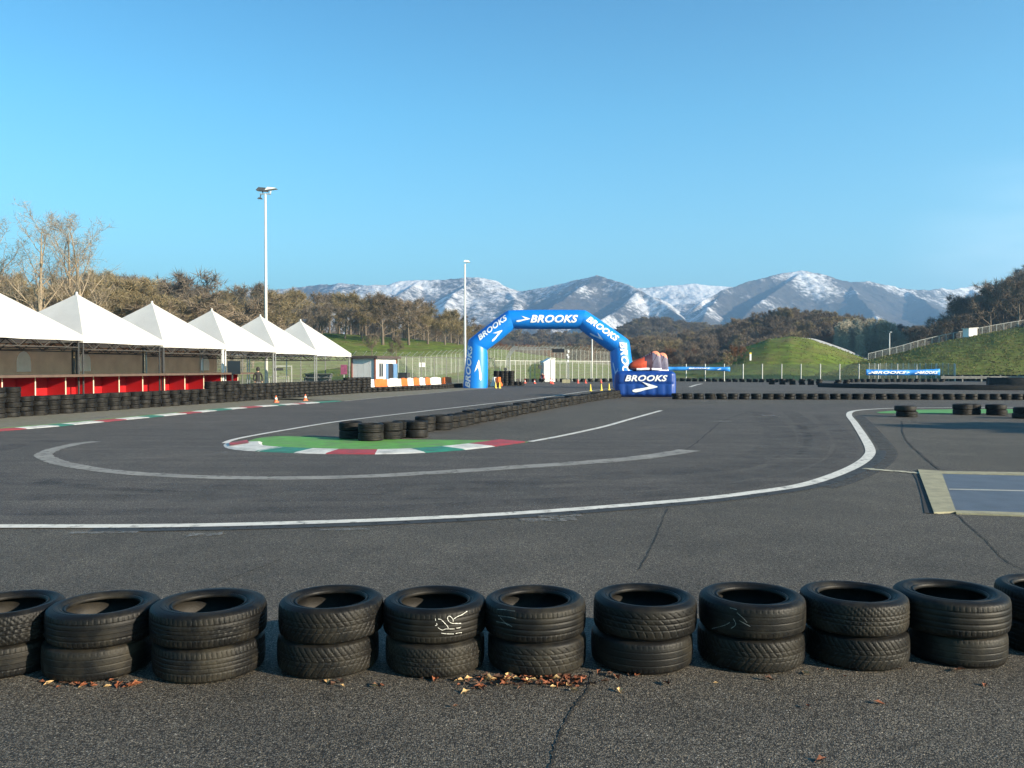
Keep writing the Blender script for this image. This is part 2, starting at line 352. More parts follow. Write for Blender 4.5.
kerb('outer_kerb', LK, kcols(LK, [('g', -300, -180), ('w', -180, -95), ('g', -95, -45), ('r', -45, 23), ('w', 23, 57), ('g', 57, 77), ('w', 77, 105), ('r', 105, 124), ('w', 124, 150), ('g', 150, 168), ('w', 168, 190), ('r', 190, 201), ('w', 201, 221), ('g', 221, 233), ('w', 233, 248), ('r', 248, 262), ('w', 262, 278), ('g', 278, 288), ('w', 288, 302), ('r', 302, 308), ('w', 308, 322), ('g', 322, 345)]), .55, .006, side=1)
# green strip and dusty verge between kerb and tyre wall
offs = [p for p in LK]
def shift(pts, d):
    o = []
    for i, p in enumerate(pts):
        t = pts[min(i+1, len(pts)-1)]-pts[max(i-1, 0)]; t.normalize(); o.append(p+Vector((-t.y, t.x, 0))*d)
    return o
strip('verge', shift(LK, .5)+shift(LW, .05)[1:], 5.0, M_verge, .003, side=1)
GS = shift(LK, .52); gi = [p for p in GS if -60 < CX+F*p.x/p.y < 345]
strip('green_kerb_strip', gi, (.75, .35), mat('faded green paint', (.10, .24, .05), .8, .2, 3, dirt=(.17, .155, .115), dscale=1.2, damt=.8), .007, side=1)
# scraped band through the hairpin
TP = spline(PX([(96, 441.8), (78, 444), (58, 448.5), (46, 453), (44, 456.5), (58, 462.5), (85, 468), (120, 472.5), (170, 476), (230, 478), (300, 478.3), (370, 476.5), (450, 472), (520, 467.3), (590, 462.5), (640, 458), (690, 450.5)]), 10)
strip('scraped_band', TP[:60], (.30, .34), M_tape, .009, jit=.12)
strip('scraped_band', TP[59:], (.32, .50), M_tape, .009, jit=.10)
# pale worn patches of tarmac
for i, (x, y, a, b) in enumerate([(205, 535.2, 18, .16), (548, 520, 28, .22), (560, 516.5, 22, .12), (345, 530, 25, .10), (104, 533, 35, .12), (722, 421.5, 6, .55), (770, 416, 3.5, .5), (283, 453, 0, 0), (233, 414.5, 22, .2), (100, 417.5, 5, .4), (222, 453.2, 6, .25)]):
    if not a: continue
    strip('pale_patch', spline(PX([(x-a, y+.6), (x, y), (x+a, y-.5)]), 6), b, mat('pale worn tarmac', (.20, .20, .19), .85, .25, 8, trans=(9, .36, .66, .8)), .010, jit=.5)
strip('pale_patch', [Vector((1.1, 5.35, 0)), Vector((1.25, 5.30, 0)), Vector((1.42, 5.27, 0))], .22, MATS['pale worn tarmac'], .003, jit=.5)
# cracks in the tarmac
M_crack = mat('crack', (.012, .012, .011), .9, .2, 20)
def crack(pts, wid, z=.0045, k=16):
    q = spline(pts, k); q = [p+Vector((R.gauss(0, wid*.4), R.gauss(0, wid*.4), 0)) for p in q]
    strip('crack', q, wid, M_crack, z, jit=.6)
crack(PX([(592, 672), (588, 690), (576, 705), (562, 730), (550, 768), (540, 800)]), .009)
crack(PX([(668, 508), (655, 540), (640, 570)]), .010)
crack(PX([(902, 421), (905, 438), (925, 458), (940, 470)]), .026, .0085)
crack(PX([(955, 513), (985, 540), (1005, 560), (1030, 572)]), .012)
crack(PX([(770, 405), (745, 413), (722, 422), (700, 440), (684, 452)]), .03, .0085)
crack(PX([(280, 560), (215, 585), (190, 600)]), .010)
# rubber laid down through the bend
M_skid = mat('tyre rubber streak', (.034, .034, .036), .7, .2, 3, trans=(1.2, .40, .75, .35))
for pts, wd in (([(820, 415), (845, 440), (830, 466), (740, 486), (600, 498), (400, 508), (150, 512), (-100, 512)], .5), ([(790, 412), (815, 435), (800, 462), (700, 482), (560, 491), (350, 498), (100, 498), (-100, 495)], .6),
                ([(760, 412), (780, 435), (745, 462), (640, 474), (480, 485), (300, 489), (110, 486), (0, 478), (-60, 465), (-20, 452), (60, 440)], .8), ([(800, 425), (805, 445), (770, 463)], .35), ([(540, 487), (420, 492), (280, 495), (140, 491), (40, 482)], .3)):
    strip('tyre_mark', spline(PX(pts), 8), wd, M_skid, .0062)
# steel plate let into the ground in a concrete frame
M_conc = mat('pale concrete', (.29, .27, .175), .9, .2, 5, bump=.4, bscale=40, dirt=(.2, .19, .13), dscale=4, damt=.6)
M_plate = mat('blue grey steel plate', (.085, .095, .115), .55, .15, 3, dirt=(.05, .055, .065), dscale=2, damt=.5)
C = PX([(918, 470.5), (941, 472), (956, 513), (934, 514)])
def slab(name, pts, m, z0, z1):
    mb = MB(); n = len(pts); vs = [(p.x, p.y, z0) for p in pts]+[(p.x, p.y, z1) for p in pts]
    mb.add(vs, [tuple(range(n, 2*n))]+[(i, (i+1) % n, (i+1) % n+n, i+n) for i in range(n)]); return mb.build(name, m)
dt = thing('drain_cover', 'blue grey steel plate let into the tarmac in a pale concrete frame', 'drain cover')
PL = PX([(940.5, 474.2), (1120, 478.4), (1150, 518), (955, 511.6)])
o = slab('plate', PL, M_plate, 0, .010); o.parent = dt
o = slab('concrete_edge', C, M_conc, 0, .022); o.parent = dt
o = slab('concrete_edge', PX([(941, 472), (1125, 475), (1125, 478.2), (941, 474)]), M_conc, 0, .020); o.parent = dt
o = slab('concrete_edge', PX([(956, 511.8), (1150, 518.3), (1150, 521), (956, 514.3)]), M_conc, 0, .020); o.parent = dt
o = slab('plate_joint', PX([(949, 489.4), (1130, 493.2), (1130, 494), (949, 490.2)]), mat('pale joint', (.3, .3, .27), .8), .010, .013); o.parent = dt
strip('concrete_joint', spline(PX([(864, 468.8), (885, 470.8), (905, 472.3), (920, 473.6)]), 8), .17, mat('broken concrete joint', (.40, .38, .28), .9, .2, 5, trans=(8, .3, .5)), .011, jit=.4)
strip('sealed_joint', PX([(917, 472), (921, 480), (926, 495), (933, 514)]), .14, M_crack, .006, jit=.4)
# green strip past the right hand bend
sheet('green_run_off', PX([(876, 412.2), (905, 410), (960, 409.4), (1120, 409), (1120, 412.6), (1000, 413.4), (930, 413.6), (880, 413.4)]), mat('deeper green paint', (.07, .25, .06), .8, .15, 3), .008)  # slightly deeper green than the hairpin run-off
# white flashes on the far straight
for a, b in (((690, 387), (702, 383.8)), ((845, 384.3), (800, 383.4))):
    strip('inner_edge_line', PX([a, ((a[0]+b[0])/2, (a[1]+b[1])/2-.4), b]), .3, M_wline2, .012)
# fallen leaves along the front row
lm = MB(); Ls = R
leafspots = [(585-60*abs(R.gauss(0, .9)), 678+abs(R.gauss(0, 4.5))) for _ in range(125)] + [(R.uniform(430, 500), 681+R.uniform(-1, 9)) for _ in range(16)] + [(R.uniform(40, 140), 684+R.uniform(-3, 4)) for _ in range(26)] + [(R.uniform(320, 400), 682+R.uniform(-1, 6)) for _ in range(9)] + [(R.uniform(590, 720), R.uniform(674, 690)) for _ in range(9)] + [(806, 674), (845, 677), (828, 671), (900, 670), (808, 708), (880, 704), (820, 762), (770, 681), (620, 692), (466, 693), (960, 671), (957, 672), (455, 708), (610, 676), (985, 686)]
for x, y in leafspots:
    p = G(x, y); r = R.uniform(.010, .034); a = R.uniform(0, 2*PI); t = R.uniform(-.5, .5); lift = R.uniform(.004, .016)
    pts = []
    for ang, rr in ((0, 1.3), (.6, .75), (1.2, .9), (2.0, .55), (PI, 1.0), (4.2, .55), (5.0, .9), (5.7, .75)):
        u, v = rr*r*math.cos(ang), rr*r*math.sin(ang)*.8; zz = lift+abs(v)*R.uniform(.3, .9)+u*t*.6
        pts.append((p.x+u*math.cos(a)-v*math.sin(a), p.y+u*math.sin(a)+v*math.cos(a), max(.003, zz)))
    c = (p.x, p.y, max(.004, lift*.6)); n = len(pts)
    lm.add(pts+[c], [(i, (i+1) % n, n) for i in range(n)], R.choice([0, 0, 0, 1, 1, 2]))
tag(lm.build('fallen_leaves', [mat('russet leaf', (.20, .062, .024), .7, .3, 30), mat('brown leaf', (.085, .040, .022), .8, .3, 30), mat('tan leaf', (.50, .32, .14), .7, .3, 30)]), 'dry russet and tan leaves scattered along the front row of tyres', 'leaves', kind='stuff')
# ================================================================== TYRES
def rubber(name, col, dust, damt, rough):
    m, t, b = base_mat(name); N = t.nodes.new; L = t.links.new
    co = N('ShaderNodeTexCoord').outputs['Object']; oi = N('ShaderNodeObjectInfo')
    ad = N('ShaderNodeVectorMath'); ad.operation = 'ADD'; L(co, ad.inputs[0]); sc = N('ShaderNodeVectorMath'); sc.operation = 'SCALE'; sc.inputs[0].default_value = (40, 17, 9); L(oi.outputs['Random'], sc.inputs['Scale']); L(sc.outputs[0], ad.inputs[1])
    n = N('ShaderNodeTexNoise'); n.inputs['Scale'].default_value = 4.5; n.inputs['Detail'].default_value = 8; n.inputs['Roughness'].default_value = .68; L(ad.outputs[0], n.inputs[0])
    mr = N('ShaderNodeMapRange'); mr.inputs[1].default_value = .44; mr.inputs[2].default_value = .78; mr.inputs[4].default_value = damt; L(n.outputs[0], mr.inputs[0])
    mix = N('ShaderNodeMix'); mix.data_type = 'RGBA'; mix.inputs[6].default_value = (*col, 1); mix.inputs[7].default_value = (*dust, 1); L(mr.outputs[0], mix.inputs[0])
    r2 = N('ShaderNodeMapRange'); r2.inputs[3].default_value = .65; r2.inputs[4].default_value = 1.35; L(oi.outputs['Random'], r2.inputs[0])
    v = N('ShaderNodeVectorMath'); v.operation = 'SCALE'; L(mix.outputs[2], v.inputs[0]); L(r2.outputs[0], v.inputs['Scale'])
    L(v.outputs[0], b.inputs['Base Color'])
    rr = N('ShaderNodeMapRange'); rr.inputs[3].default_value = rough-.12; rr.inputs[4].default_value = rough+.2; L(n.outputs[0], rr.inputs[0]); L(rr.outputs[0], b.inputs['Roughness'])
    b.inputs['Specular IOR Level'].default_value = .22
    n3 = N('ShaderNodeTexNoise'); n3.inputs['Scale'].default_value = 90; n3.inputs['Detail'].default_value = 5; L(co, n3.inputs[0])
    bp = N('ShaderNodeBump'); bp.inputs['Strength'].default_value = .25; bp.inputs['Distance'].default_value = .004; L(n3.outputs[0], bp.inputs['Height']); L(bp.outputs[0], b.inputs['Normal'])
    MATS[name] = m; return m
M_rub = rubber('dusty rubber', (.0034, .0034, .0035), (.034, .029, .020), .85, .52)
M_rubfar = rubber('weathered rubber', (.0055, .0055, .0054), (.036, .032, .026), .6, .58)
def fr(x): return x-math.floor(x)
def tread(kind):
    def g(u, th):
        a = abs(u); d = 0.0
        if kind == 'rib':        # four straight grooves and short shoulder sipes
            for c in (-.62, -.21, .21, .62):
                if abs(u-c) < .055: d = 1
            if a > .70 and fr(th*64/(2*PI)) < .22: d = max(d, .6)
        elif kind == 'arrow':    # winter chevrons
            if fr(th*50/(2*PI)+a*1.5) < .26 and a > .06: d = 1
            elif fr(th*150/(2*PI)+a*2.5) < .16: d = .45
            if .34 < a < .40 or a < .03: d = max(d, .8)
        elif kind == 'block':
            if abs(a-.33) < .06 or a < .04: d = 1
            k = int(fr(u*1.5+.5)*3)
            if fr(th*54/(2*PI)+.35*k+u*.5) < .26: d = max(d, .9)
        elif kind == 'swept':    # fine diagonal curved grooves
            if fr(th*40/(2*PI)+u*1.3+.5*u*u) < .16 and a < .9: d = .8
            for c in (-.40, .05, .45):
                if abs(u-c) < .04: d = 1
        elif kind == 'sipe':
            if abs(a-.52) < .05 or abs(a-.14) < .045: d = 1
            if a > .58 and fr(th*72/(2*PI)+a*.3) < .25: d = max(d, .75)
            if a < .47 and fr(th*72/(2*PI)+u*.8) < .10: d = max(d, .5)
        elif kind == 'worn':
            for c in (-.55, -.05, .5):
                if abs(u-c) < .03: d = .45
            if a > .8 and fr(th*60/(2*PI)) < .2: d = max(d, .4)
        return d
    return g
def tyre_mesh(name, kind, D=.63, W=.2, rim=.2, segs=420, rows=36, depth=.0036, m=None, sq=0.0):
    Ro = D/2; k = W/.2; h = W/2; g = tread(kind)
    side = [(rim+.004, .064*k), (rim+.001, .072*k), (rim+.004, .082*k), (rim+.011, .0875*k), (rim+.017, .086*k), (rim+.019, .081*k), (rim+.024, .0815*k), (rim+.030, .090*k), (rim+.040, .0945*k), (rim+.042, .093*k), (rim+.052, .0985*k), (rim+.066, .100*k), (rim+.074, .099*k), (rim+.075, .0975*k), (Ro-.028, .095*k), (Ro-.017, .088*k), (Ro-.008, .081*k)]
    prof = [(r, z, None) for r, z in side]
    for i in range(rows):
        u = 1-2*i/(rows-1); prof.append((Ro-.0045*u*u*u*u-.001*u*u, u*.075*k, u))
    prof += [(r, -z, None) for r, z in side[::-1]]
    inner = [(rim+.012, -.062*k), (Ro-.045, -.078*k), (Ro-.022, -.055*k), (Ro-.016, 0), (Ro-.022, .055*k), (Ro-.045, .078*k), (rim+.012, .062*k)]
    prof += [(r, z, None) for r, z in inner]
    P = len(prof); th = np.arange(segs)*2*PI/segs; V = np.zeros((P, segs, 3))
    for i, (r, z, u) in enumerate(prof):
        rr = np.full(segs, r)
        if u is not None: rr = rr-depth*np.array([g(u, t) for t in th])
        wob = 1+sq*np.cos(2*th+1)
        V[i, :, 0] = rr*np.cos(th)*wob; V[i, :, 1] = rr*np.sin(th)*wob; V[i, :, 2] = z+h
    P2 = np.concatenate([V, V[:1]], 0); P2 = np.concatenate([P2, P2[:, :1]], 1)
    me = grid_mesh(name, P2[:, ::-1], m or M_rub, smooth=True)
    try: me.set_sharp_from_angle(angle=math.radians(40))
    except Exception: pass
    return me
near_mesh = {}
def nm(kind, D, W, rim=.2):
    key = (kind, D, W, rim)
    if key not in near_mesh: near_mesh[key] = tyre_mesh('tyre', kind, D, W, rim)
    return near_mesh[key]
# front row: (image x, width px, image y of front foot), then (kind, D, W, label) for the lower and upper tyre
ROW = [
 (4,   682, [('rib', .61, .192, 'lower tyre of the stack cut off by the left edge of the frame'), ('block', .62, .195, 'block treaded tyre on top of the stack at the left edge')]),
 (96,  685, [('worn', .615, .195, 'smooth grey tyre with scuffed grooves under a wider tyre near the left edge'), ('rib', .64, .195, 'wide ribbed tyre lying on a smooth grey tyre near the left edge')]),
 (207, 687, [('sipe', .645, .205, 'lower tyre of the stack just left of the wide gap in the front row'), ('sipe', .67, .20, 'upper tyre just left of the wide gap in the front row')]),
 (327, 682, [('arrow', .605, .208, 'lower chevron treaded tyre of the stack just right of the wide gap'), ('arrow', .625, .208, 'upper chevron treaded tyre of the stack just right of the wide gap')]),
 (435, 679.5, [('block', .60, .195, 'blocky treaded tyre beneath the one with white scribble'), ('rib', .63, .205, 'black tyre with a white chalk scribble on its tread')]),
 (537, 678.5, [('swept', .60, .20, 'lower tyre with the thick drift of russet leaves at its foot'), ('rib', .62, .205, 'upper tyre above the drift of russet leaves, faint scribbles on its left')]),
 (642, 676.5, [('worn', .62, .20, 'smooth tyre at the bottom of the stack just right of the long crack'), ('swept', .63, .205, 'swept tread tyre on top of the stack just right of the long crack')]),
 (752, 676, [('arrow', .645, .205, 'bold arrow treaded tyre at the bottom of its stack beside a yellow leaf'), ('worn', .64, .205, 'smooth tyre with faint pale scratches lying on a bold arrow treaded tyre')]),
 (857, 673, [('arrow', .62, .205, 'deep treaded winter tyre at the bottom of the third stack from the right edge'), ('block', .64, .205, 'deep block treaded tyre on top of the third stack from the right edge')]),
 (957, 669.5, [('worn', .58, .19, 'bald narrow tyre under a fat round one, second stack from the right'), ('rib', .67, .22, 'fat round tyre on a narrower bald one, second stack from the right')]),
 (1053, 662, [('rib', .62, .20, 'lower tyre of the stack cut off by the right edge of the frame'), ('sipe', .63, .205, 'upper tyre of the stack cut off by the right edge of the frame')]),
]
near_objs = {}
for i, (x, yb, ts) in enumerate(ROW):
    Yf = G(x, yb).y; D0 = ts[0][1]; Y = Yf+D0/2*.985; X = (x-CX)/F*Y; z = 0.0
    for j, (kind, D, W, lab) in enumerate(ts):
        me = nm(kind, D, W)
        o = bpy.data.objects.new('tyre', me); COL.objects.link(o)
        ox = R.uniform(-.022, .022)*j; px_ = {(1, 1): .03, (9, 1): -.03, (2, 1): .0, (4, 1): -.005}.get((i, j), ox)
        o.location = (X+px_, Y+R.uniform(-.015, .015), z); o.rotation_euler = (R.uniform(-.012, .012)*j, R.uniform(-.012, .012)*j, R.uniform(0, 6.28))
        tag(o, lab, 'tyre', 'stacked tyres in the front row'); z += W-.004; near_objs[(i, j)] = (o, D, W)
# chalk scribble on one tyre, fainter scratches on two neighbours
M_chalk = mat('white chalk', (.62, .61, .56), .9, .3, 60)
M_faint = mat('faint chalk', (.20, .20, .18), .9, .2, 30)
def on_tyre(i, j, strokes, m, wid, name):
    o, D, W = near_objs[(i, j)]; mb = MB()
    c = o.location; r = D/2+.0022
    for st_ in strokes:
        pts = spline([Vector((x, y, 0)) for x, y in st_], 7) if len(st_) > 2 else [Vector((st_[0][0], st_[0][1], 0)).lerp(Vector((st_[1][0], st_[1][1], 0)), k/6) for k in range(7)]
        vs = []
        for k, p in enumerate(pts):
            d = pts[min(k+1, len(pts)-1)]-pts[max(k-1, 0)]; d.normalize(); n = Vector((-d.y, d.x, 0))*wid/2*R.uniform(.5, 1.3)
            for q in (p+n, p-n):
                Yc = c.y; X = (q.x-CX)/F*(Yc-r*.85); dx = max(-.98*r, min(.98*r, X-c.x)); dy = -math.sqrt(r*r-dx*dx)
                zz = H0-(q.y-367)/F*(Yc+dy)
                vs.append((dx, dy, zz-c.z))
        mb.add(vs, [(2*k, 2*k+1, 2*k+3, 2*k+2) for k in range(len(pts)-1)])
    ch = mb.build(name, m)
    o.rotation_euler = (0, 0, 0); ch.parent = o
def zc(l): return [(425+x/15.37, 595+y/15.36) for x, y in l]
on_tyre(4, 1, [zc([(165, 385), (168, 420)]), zc([(180, 455), (190, 480), (160, 495)]), zc([(205, 390), (250, 400), (300, 450), (345, 500), (360, 535)]), zc([(205, 525), (240, 550), (275, 562), (320, 545), (400, 545), (455, 545)]), zc([(475, 532), (520, 528), (548, 515)]),
               zc([(370, 430), (350, 395), (350, 360), (375, 345), (405, 365), (430, 400), (430, 430)]), zc([(440, 390), (500, 350), (560, 325), (610, 290), (640, 268)]), zc([(375, 435), (410, 455), (470, 458), (550, 456)]), zc([(255, 610), (330, 620), (440, 622)]), zc([(470, 615), (520, 605), (560, 602)])], M_chalk, .52, 'chalk_scribble')
on_tyre(5, 1, [[(497, 610.5), (505, 611), (515, 612.5)], [(498, 617), (510, 618.5), (516, 620)], [(496, 623), (506, 625), (512, 628)], [(500, 619), (508, 627)]], M_faint, .55, 'chalk_scribble')
on_tyre(7, 1, [[(718, 630), (727, 627), (732, 624)], [(735, 620), (737, 626), (733, 630)], [(738, 614), (744, 620), (747, 624)], [(740, 622), (750, 628)], [(732, 609), (738, 611)]], M_faint, .5, 'chalk_scribble')

# the other barriers: candidates (x, y, z, D, W, group, label), biggest in the picture become objects
CAND = []
def stack(p, n, D, W, group, lab, jit=.03):
    z = 0
    for k in range(n):
        where = 'bottom' if k == 0 else ('top' if k == n-1 else 'middle')
        CAND.append((p.x+R.uniform(-jit, jit), p.y+R.uniform(-jit, jit), z, D, W, group, lab.format(where))); z += W*.99
# inner barrier, heading away from the green hairpin
g2, l2 = 'tyres of the two-high barrier on the hairpin island', 'black tyre at the {} of a two-high stack in the barrier before the podium'
head = [(348.5, 439.5, .60, 'at the {} of the leftmost stack on the hairpin island'), (369, 441.8, .635, 'at the {} of the stack nearest the kerb on the hairpin island'), (388.5, 440, .62, None), (402, 438, .6, None), (415, 438.2, .62, 'at the {} of the stack set forward in the hairpin island group'), (424, 431.8, .6, None), (440, 430.5, .68, 'at the {} of the wide stack at the barrier bend')]
for x, y, D, lab in head:
    p = G(x, y); p.y += D/2; stack(p, 2, D, .212, g2, 'black tyre '+lab if lab else l2, .01)
path = spline([G(x, y) for x, y in ((450, 428.3), (470, 424), (500, 418.3), (530, 412.2), (560, 406.5), (590, 401.3), (616, 397.6))], 40)
acc = 0; last = path[0]; ps = [path[0]]
for a in path:
    if (a-ps[-1]).length > .655: ps.append(a)
for p in ps:
    stack(Vector((p.x, p.y+.3, 0)), 2, R.uniform(.60, .66), R.choice([.19, .20, .21]), g2, l2, .04)
# right-hand row across the picture
g3, l3 = 'tyres of the low row across the right of the track', '{} tyre of a low pair in the row crossing the right of the track'
xx = 678.0
while xx < 1075:
    y = 399.4-(xx-690)/330*-.6; p = G(xx, y); p.y += .3; stack(p, 2, R.uniform(.56, .62), .165, g3, l3, .03); xx += 11.35+R.uniform(-.5, .5)
g4, l4 = 'tyres standing on the right-hand green strip', 'black tyre at the {} of the pair standing alone on the right-hand green strip'
for x, y, D, l in ((911, 417.3, .74, '{} tyre of the lone pair on the green strip beside the white line bend'), (968, 415, .70, '{} tyre of the left pair of three on the right-hand green strip'), (975.5, 414.8, .70, '{} tyre of the pair tucked behind another on the right-hand green strip'), (1002, 415.6, .72, '{} tyre of the middle pair of three on the right-hand green strip'), (1030, 419, .74, '{} tyre of the pair cut by the right edge on the green strip')):
    p = G(x, y); p.y += D/2; stack(p, 2, D, .20, g4, l, .03)
# long tyre wall in front of the counter
WALL = [(-70, 423.5), (0, 418.3), (100, 411.2), (200, 404.2), (280, 398.6), (350, 393.6), (400, 391.2), (440, 388.9), (462, 387.4)]
g5, l5 = 'tyres of the long wall in front of the red counter', '{} layer tyre of the long tyre wall before the white tents'
ps = []
for a in spline([G(x, y) for x, y in WALL], 60):
    if not ps or (a-ps[-1]).length > .60: ps.append(a)
for p in ps:
    px = CX+F*p.x/p.y
    n = 6 if px < 20 else 4 if px < 204 else 6 if px < 238 else 5 if px < 344 else 6 if px < 368 else 2
    if 52 < px < 60: n = 4
    stack(Vector((p.x-.1, p.y+.3, 0)), n, R.uniform(.58, .64), .182, g5 if px < 344 else g5, l5, .05)
# stacks behind the arch and along the far side
for x in (497, 502, 506, 511):
    stack(G(x, 385.6), 6, .66, .24, 'tall tyre stacks beyond the arch foot', '{} layer tyre of the tall stacks just right of the arch foot', .04)
for x in (517, 521): stack(G(x, 385.6), 2, .62, .2, 'tall tyre stacks beyond the arch foot', '{} tyre of the low pair right of the tall stacks', .04)
for x0, x1, y0, y1, step, n in ((946, 1040, 380.9, 380.9, 5.6, 4), (519, 618, 381.8, 381.8, 7.0, 2), (676, 795, 381.2, 382.6, 6.6, 2), (772, 820, 384.4, 385, 9.4, 3), (838, 850, 385.8, 385.8, 9, 3), (852, 945, 382.2, 381.8, 6.0, 2)):
    x = x0
    while x < x1:
        stack(G(x, y0+(y1-y0)*(x-x0)/(x1-x0)), n, .62, .2, 'far tyres', 'far tyre', .05); x += step*R.uniform(.9, 1.1)
mid = [tyre_mesh('tyre', k, .62, .2, .2, 72, 13, .008, M_rubfar, .004) for k in ('rib', 'worn', 'sipe', 'rib')]
low = [tyre_mesh('tyre', 'worn', .62, .2, .2, 28, 5, .006, M_rubfar)]
front = len(near_objs)
CAND.sort(key=lambda c: -c[3]/c[1] + (0 if CX+F*c[0]/c[1] > -8 and CX+F*c[0]/c[1] < 1032 else 1))
SMALL = []
for i, (x, y, z, D, W, grp, lab) in enumerate(CAND):
    vis = -20 < CX+F*x/y < 1044
    if i < 300-front and vis and grp != 'far tyres':
        o = bpy.data.objects.new('tyre', R.choice(mid)); COL.objects.link(o); o.location = (x, y, z); o.rotation_euler = (R.uniform(-.02, .02), R.uniform(-.02, .02), R.uniform(0, 6.28))
        o.scale = (D/.62, D/.62, W/.2); tag(o, lab, 'tyre', grp)
    else: SMALL.append((x, y, z, D, W))
lv = [tuple(v.co) for v in low[0].vertices]; lf = [tuple(p.vertices) for p in low[0].polygons]
tb = MB()
for x, y, z, D, W in SMALL:
    a = R.uniform(0, 6.28); ca, sa = math.cos(a)*D/.62, math.sin(a)*D/.62
    tb.add([(x+v[0]*ca-v[1]*sa, y+v[0]*sa+v[1]*ca, z+v[2]*W/.2) for v in lv], lf)
tag(tb.build('distant_tyres', M_rubfar, smooth=True), 'small black tyres of the farthest barriers in rows and stacks', 'tyres', kind='stuff')
print('TYRES', len(CAND)+front, 'stuff', len(SMALL))
# ================================================================== TENTS AND PIT COUNTER
U = Vector((.2490, .9685, 0)); NL = Vector((-.9685, .2490, 0)); S = 5.32; ANG = math.atan2(-U.x, U.y)   # rz turning +Y onto U
M_tent = mat('white tent cloth', (.70, .69, .66), .55, tl=.28, var=.05, scale=1.5, spec=.3, bump=.35, bscale=2.2, dirt=(.58, .56, .52), dscale=.8, damt=.35)
M_tentwall = mat('tent side cloth', (.60, .345, .215), .8, tl=.4, var=.10, scale=1.2, dirt=(.46, .26, .165), dscale=1.5, damt=.5)
M_wpole = mat('white painted steel', (.74, .74, .72), .4, .05, 5)
M_steel = mat('galvanised steel', (.42, .43, .43), .45, .12, 6, metal=.5)
M_frame = mat('dull brown frame', (.045, .040, .035), .6, .2, 5)
M_dark = mat('dark metal', (.045, .045, .045), .5, .2, 6)
M_clear = mat('clear vinyl window', (.92, .94, .95), .3, .06, 3, tl=.7)
C0 = Vector((XZ(-20, 34.5), 34.5, 0))
def eave(i): return 2.92-.075*i
tentlab = ['white peaked pavilion cut off by the left edge of the frame', 'white peaked pavilion in front of the tall bare trees, leftmost visible peak', 'white peaked pavilion, second visible peak from the left', 'white peaked pavilion left of the dark screen, third visible peak', 'white peaked pavilion just left of the tall lamp post, fourth visible peak', 'white peaked pavilion at the right end of the row beside the hut']
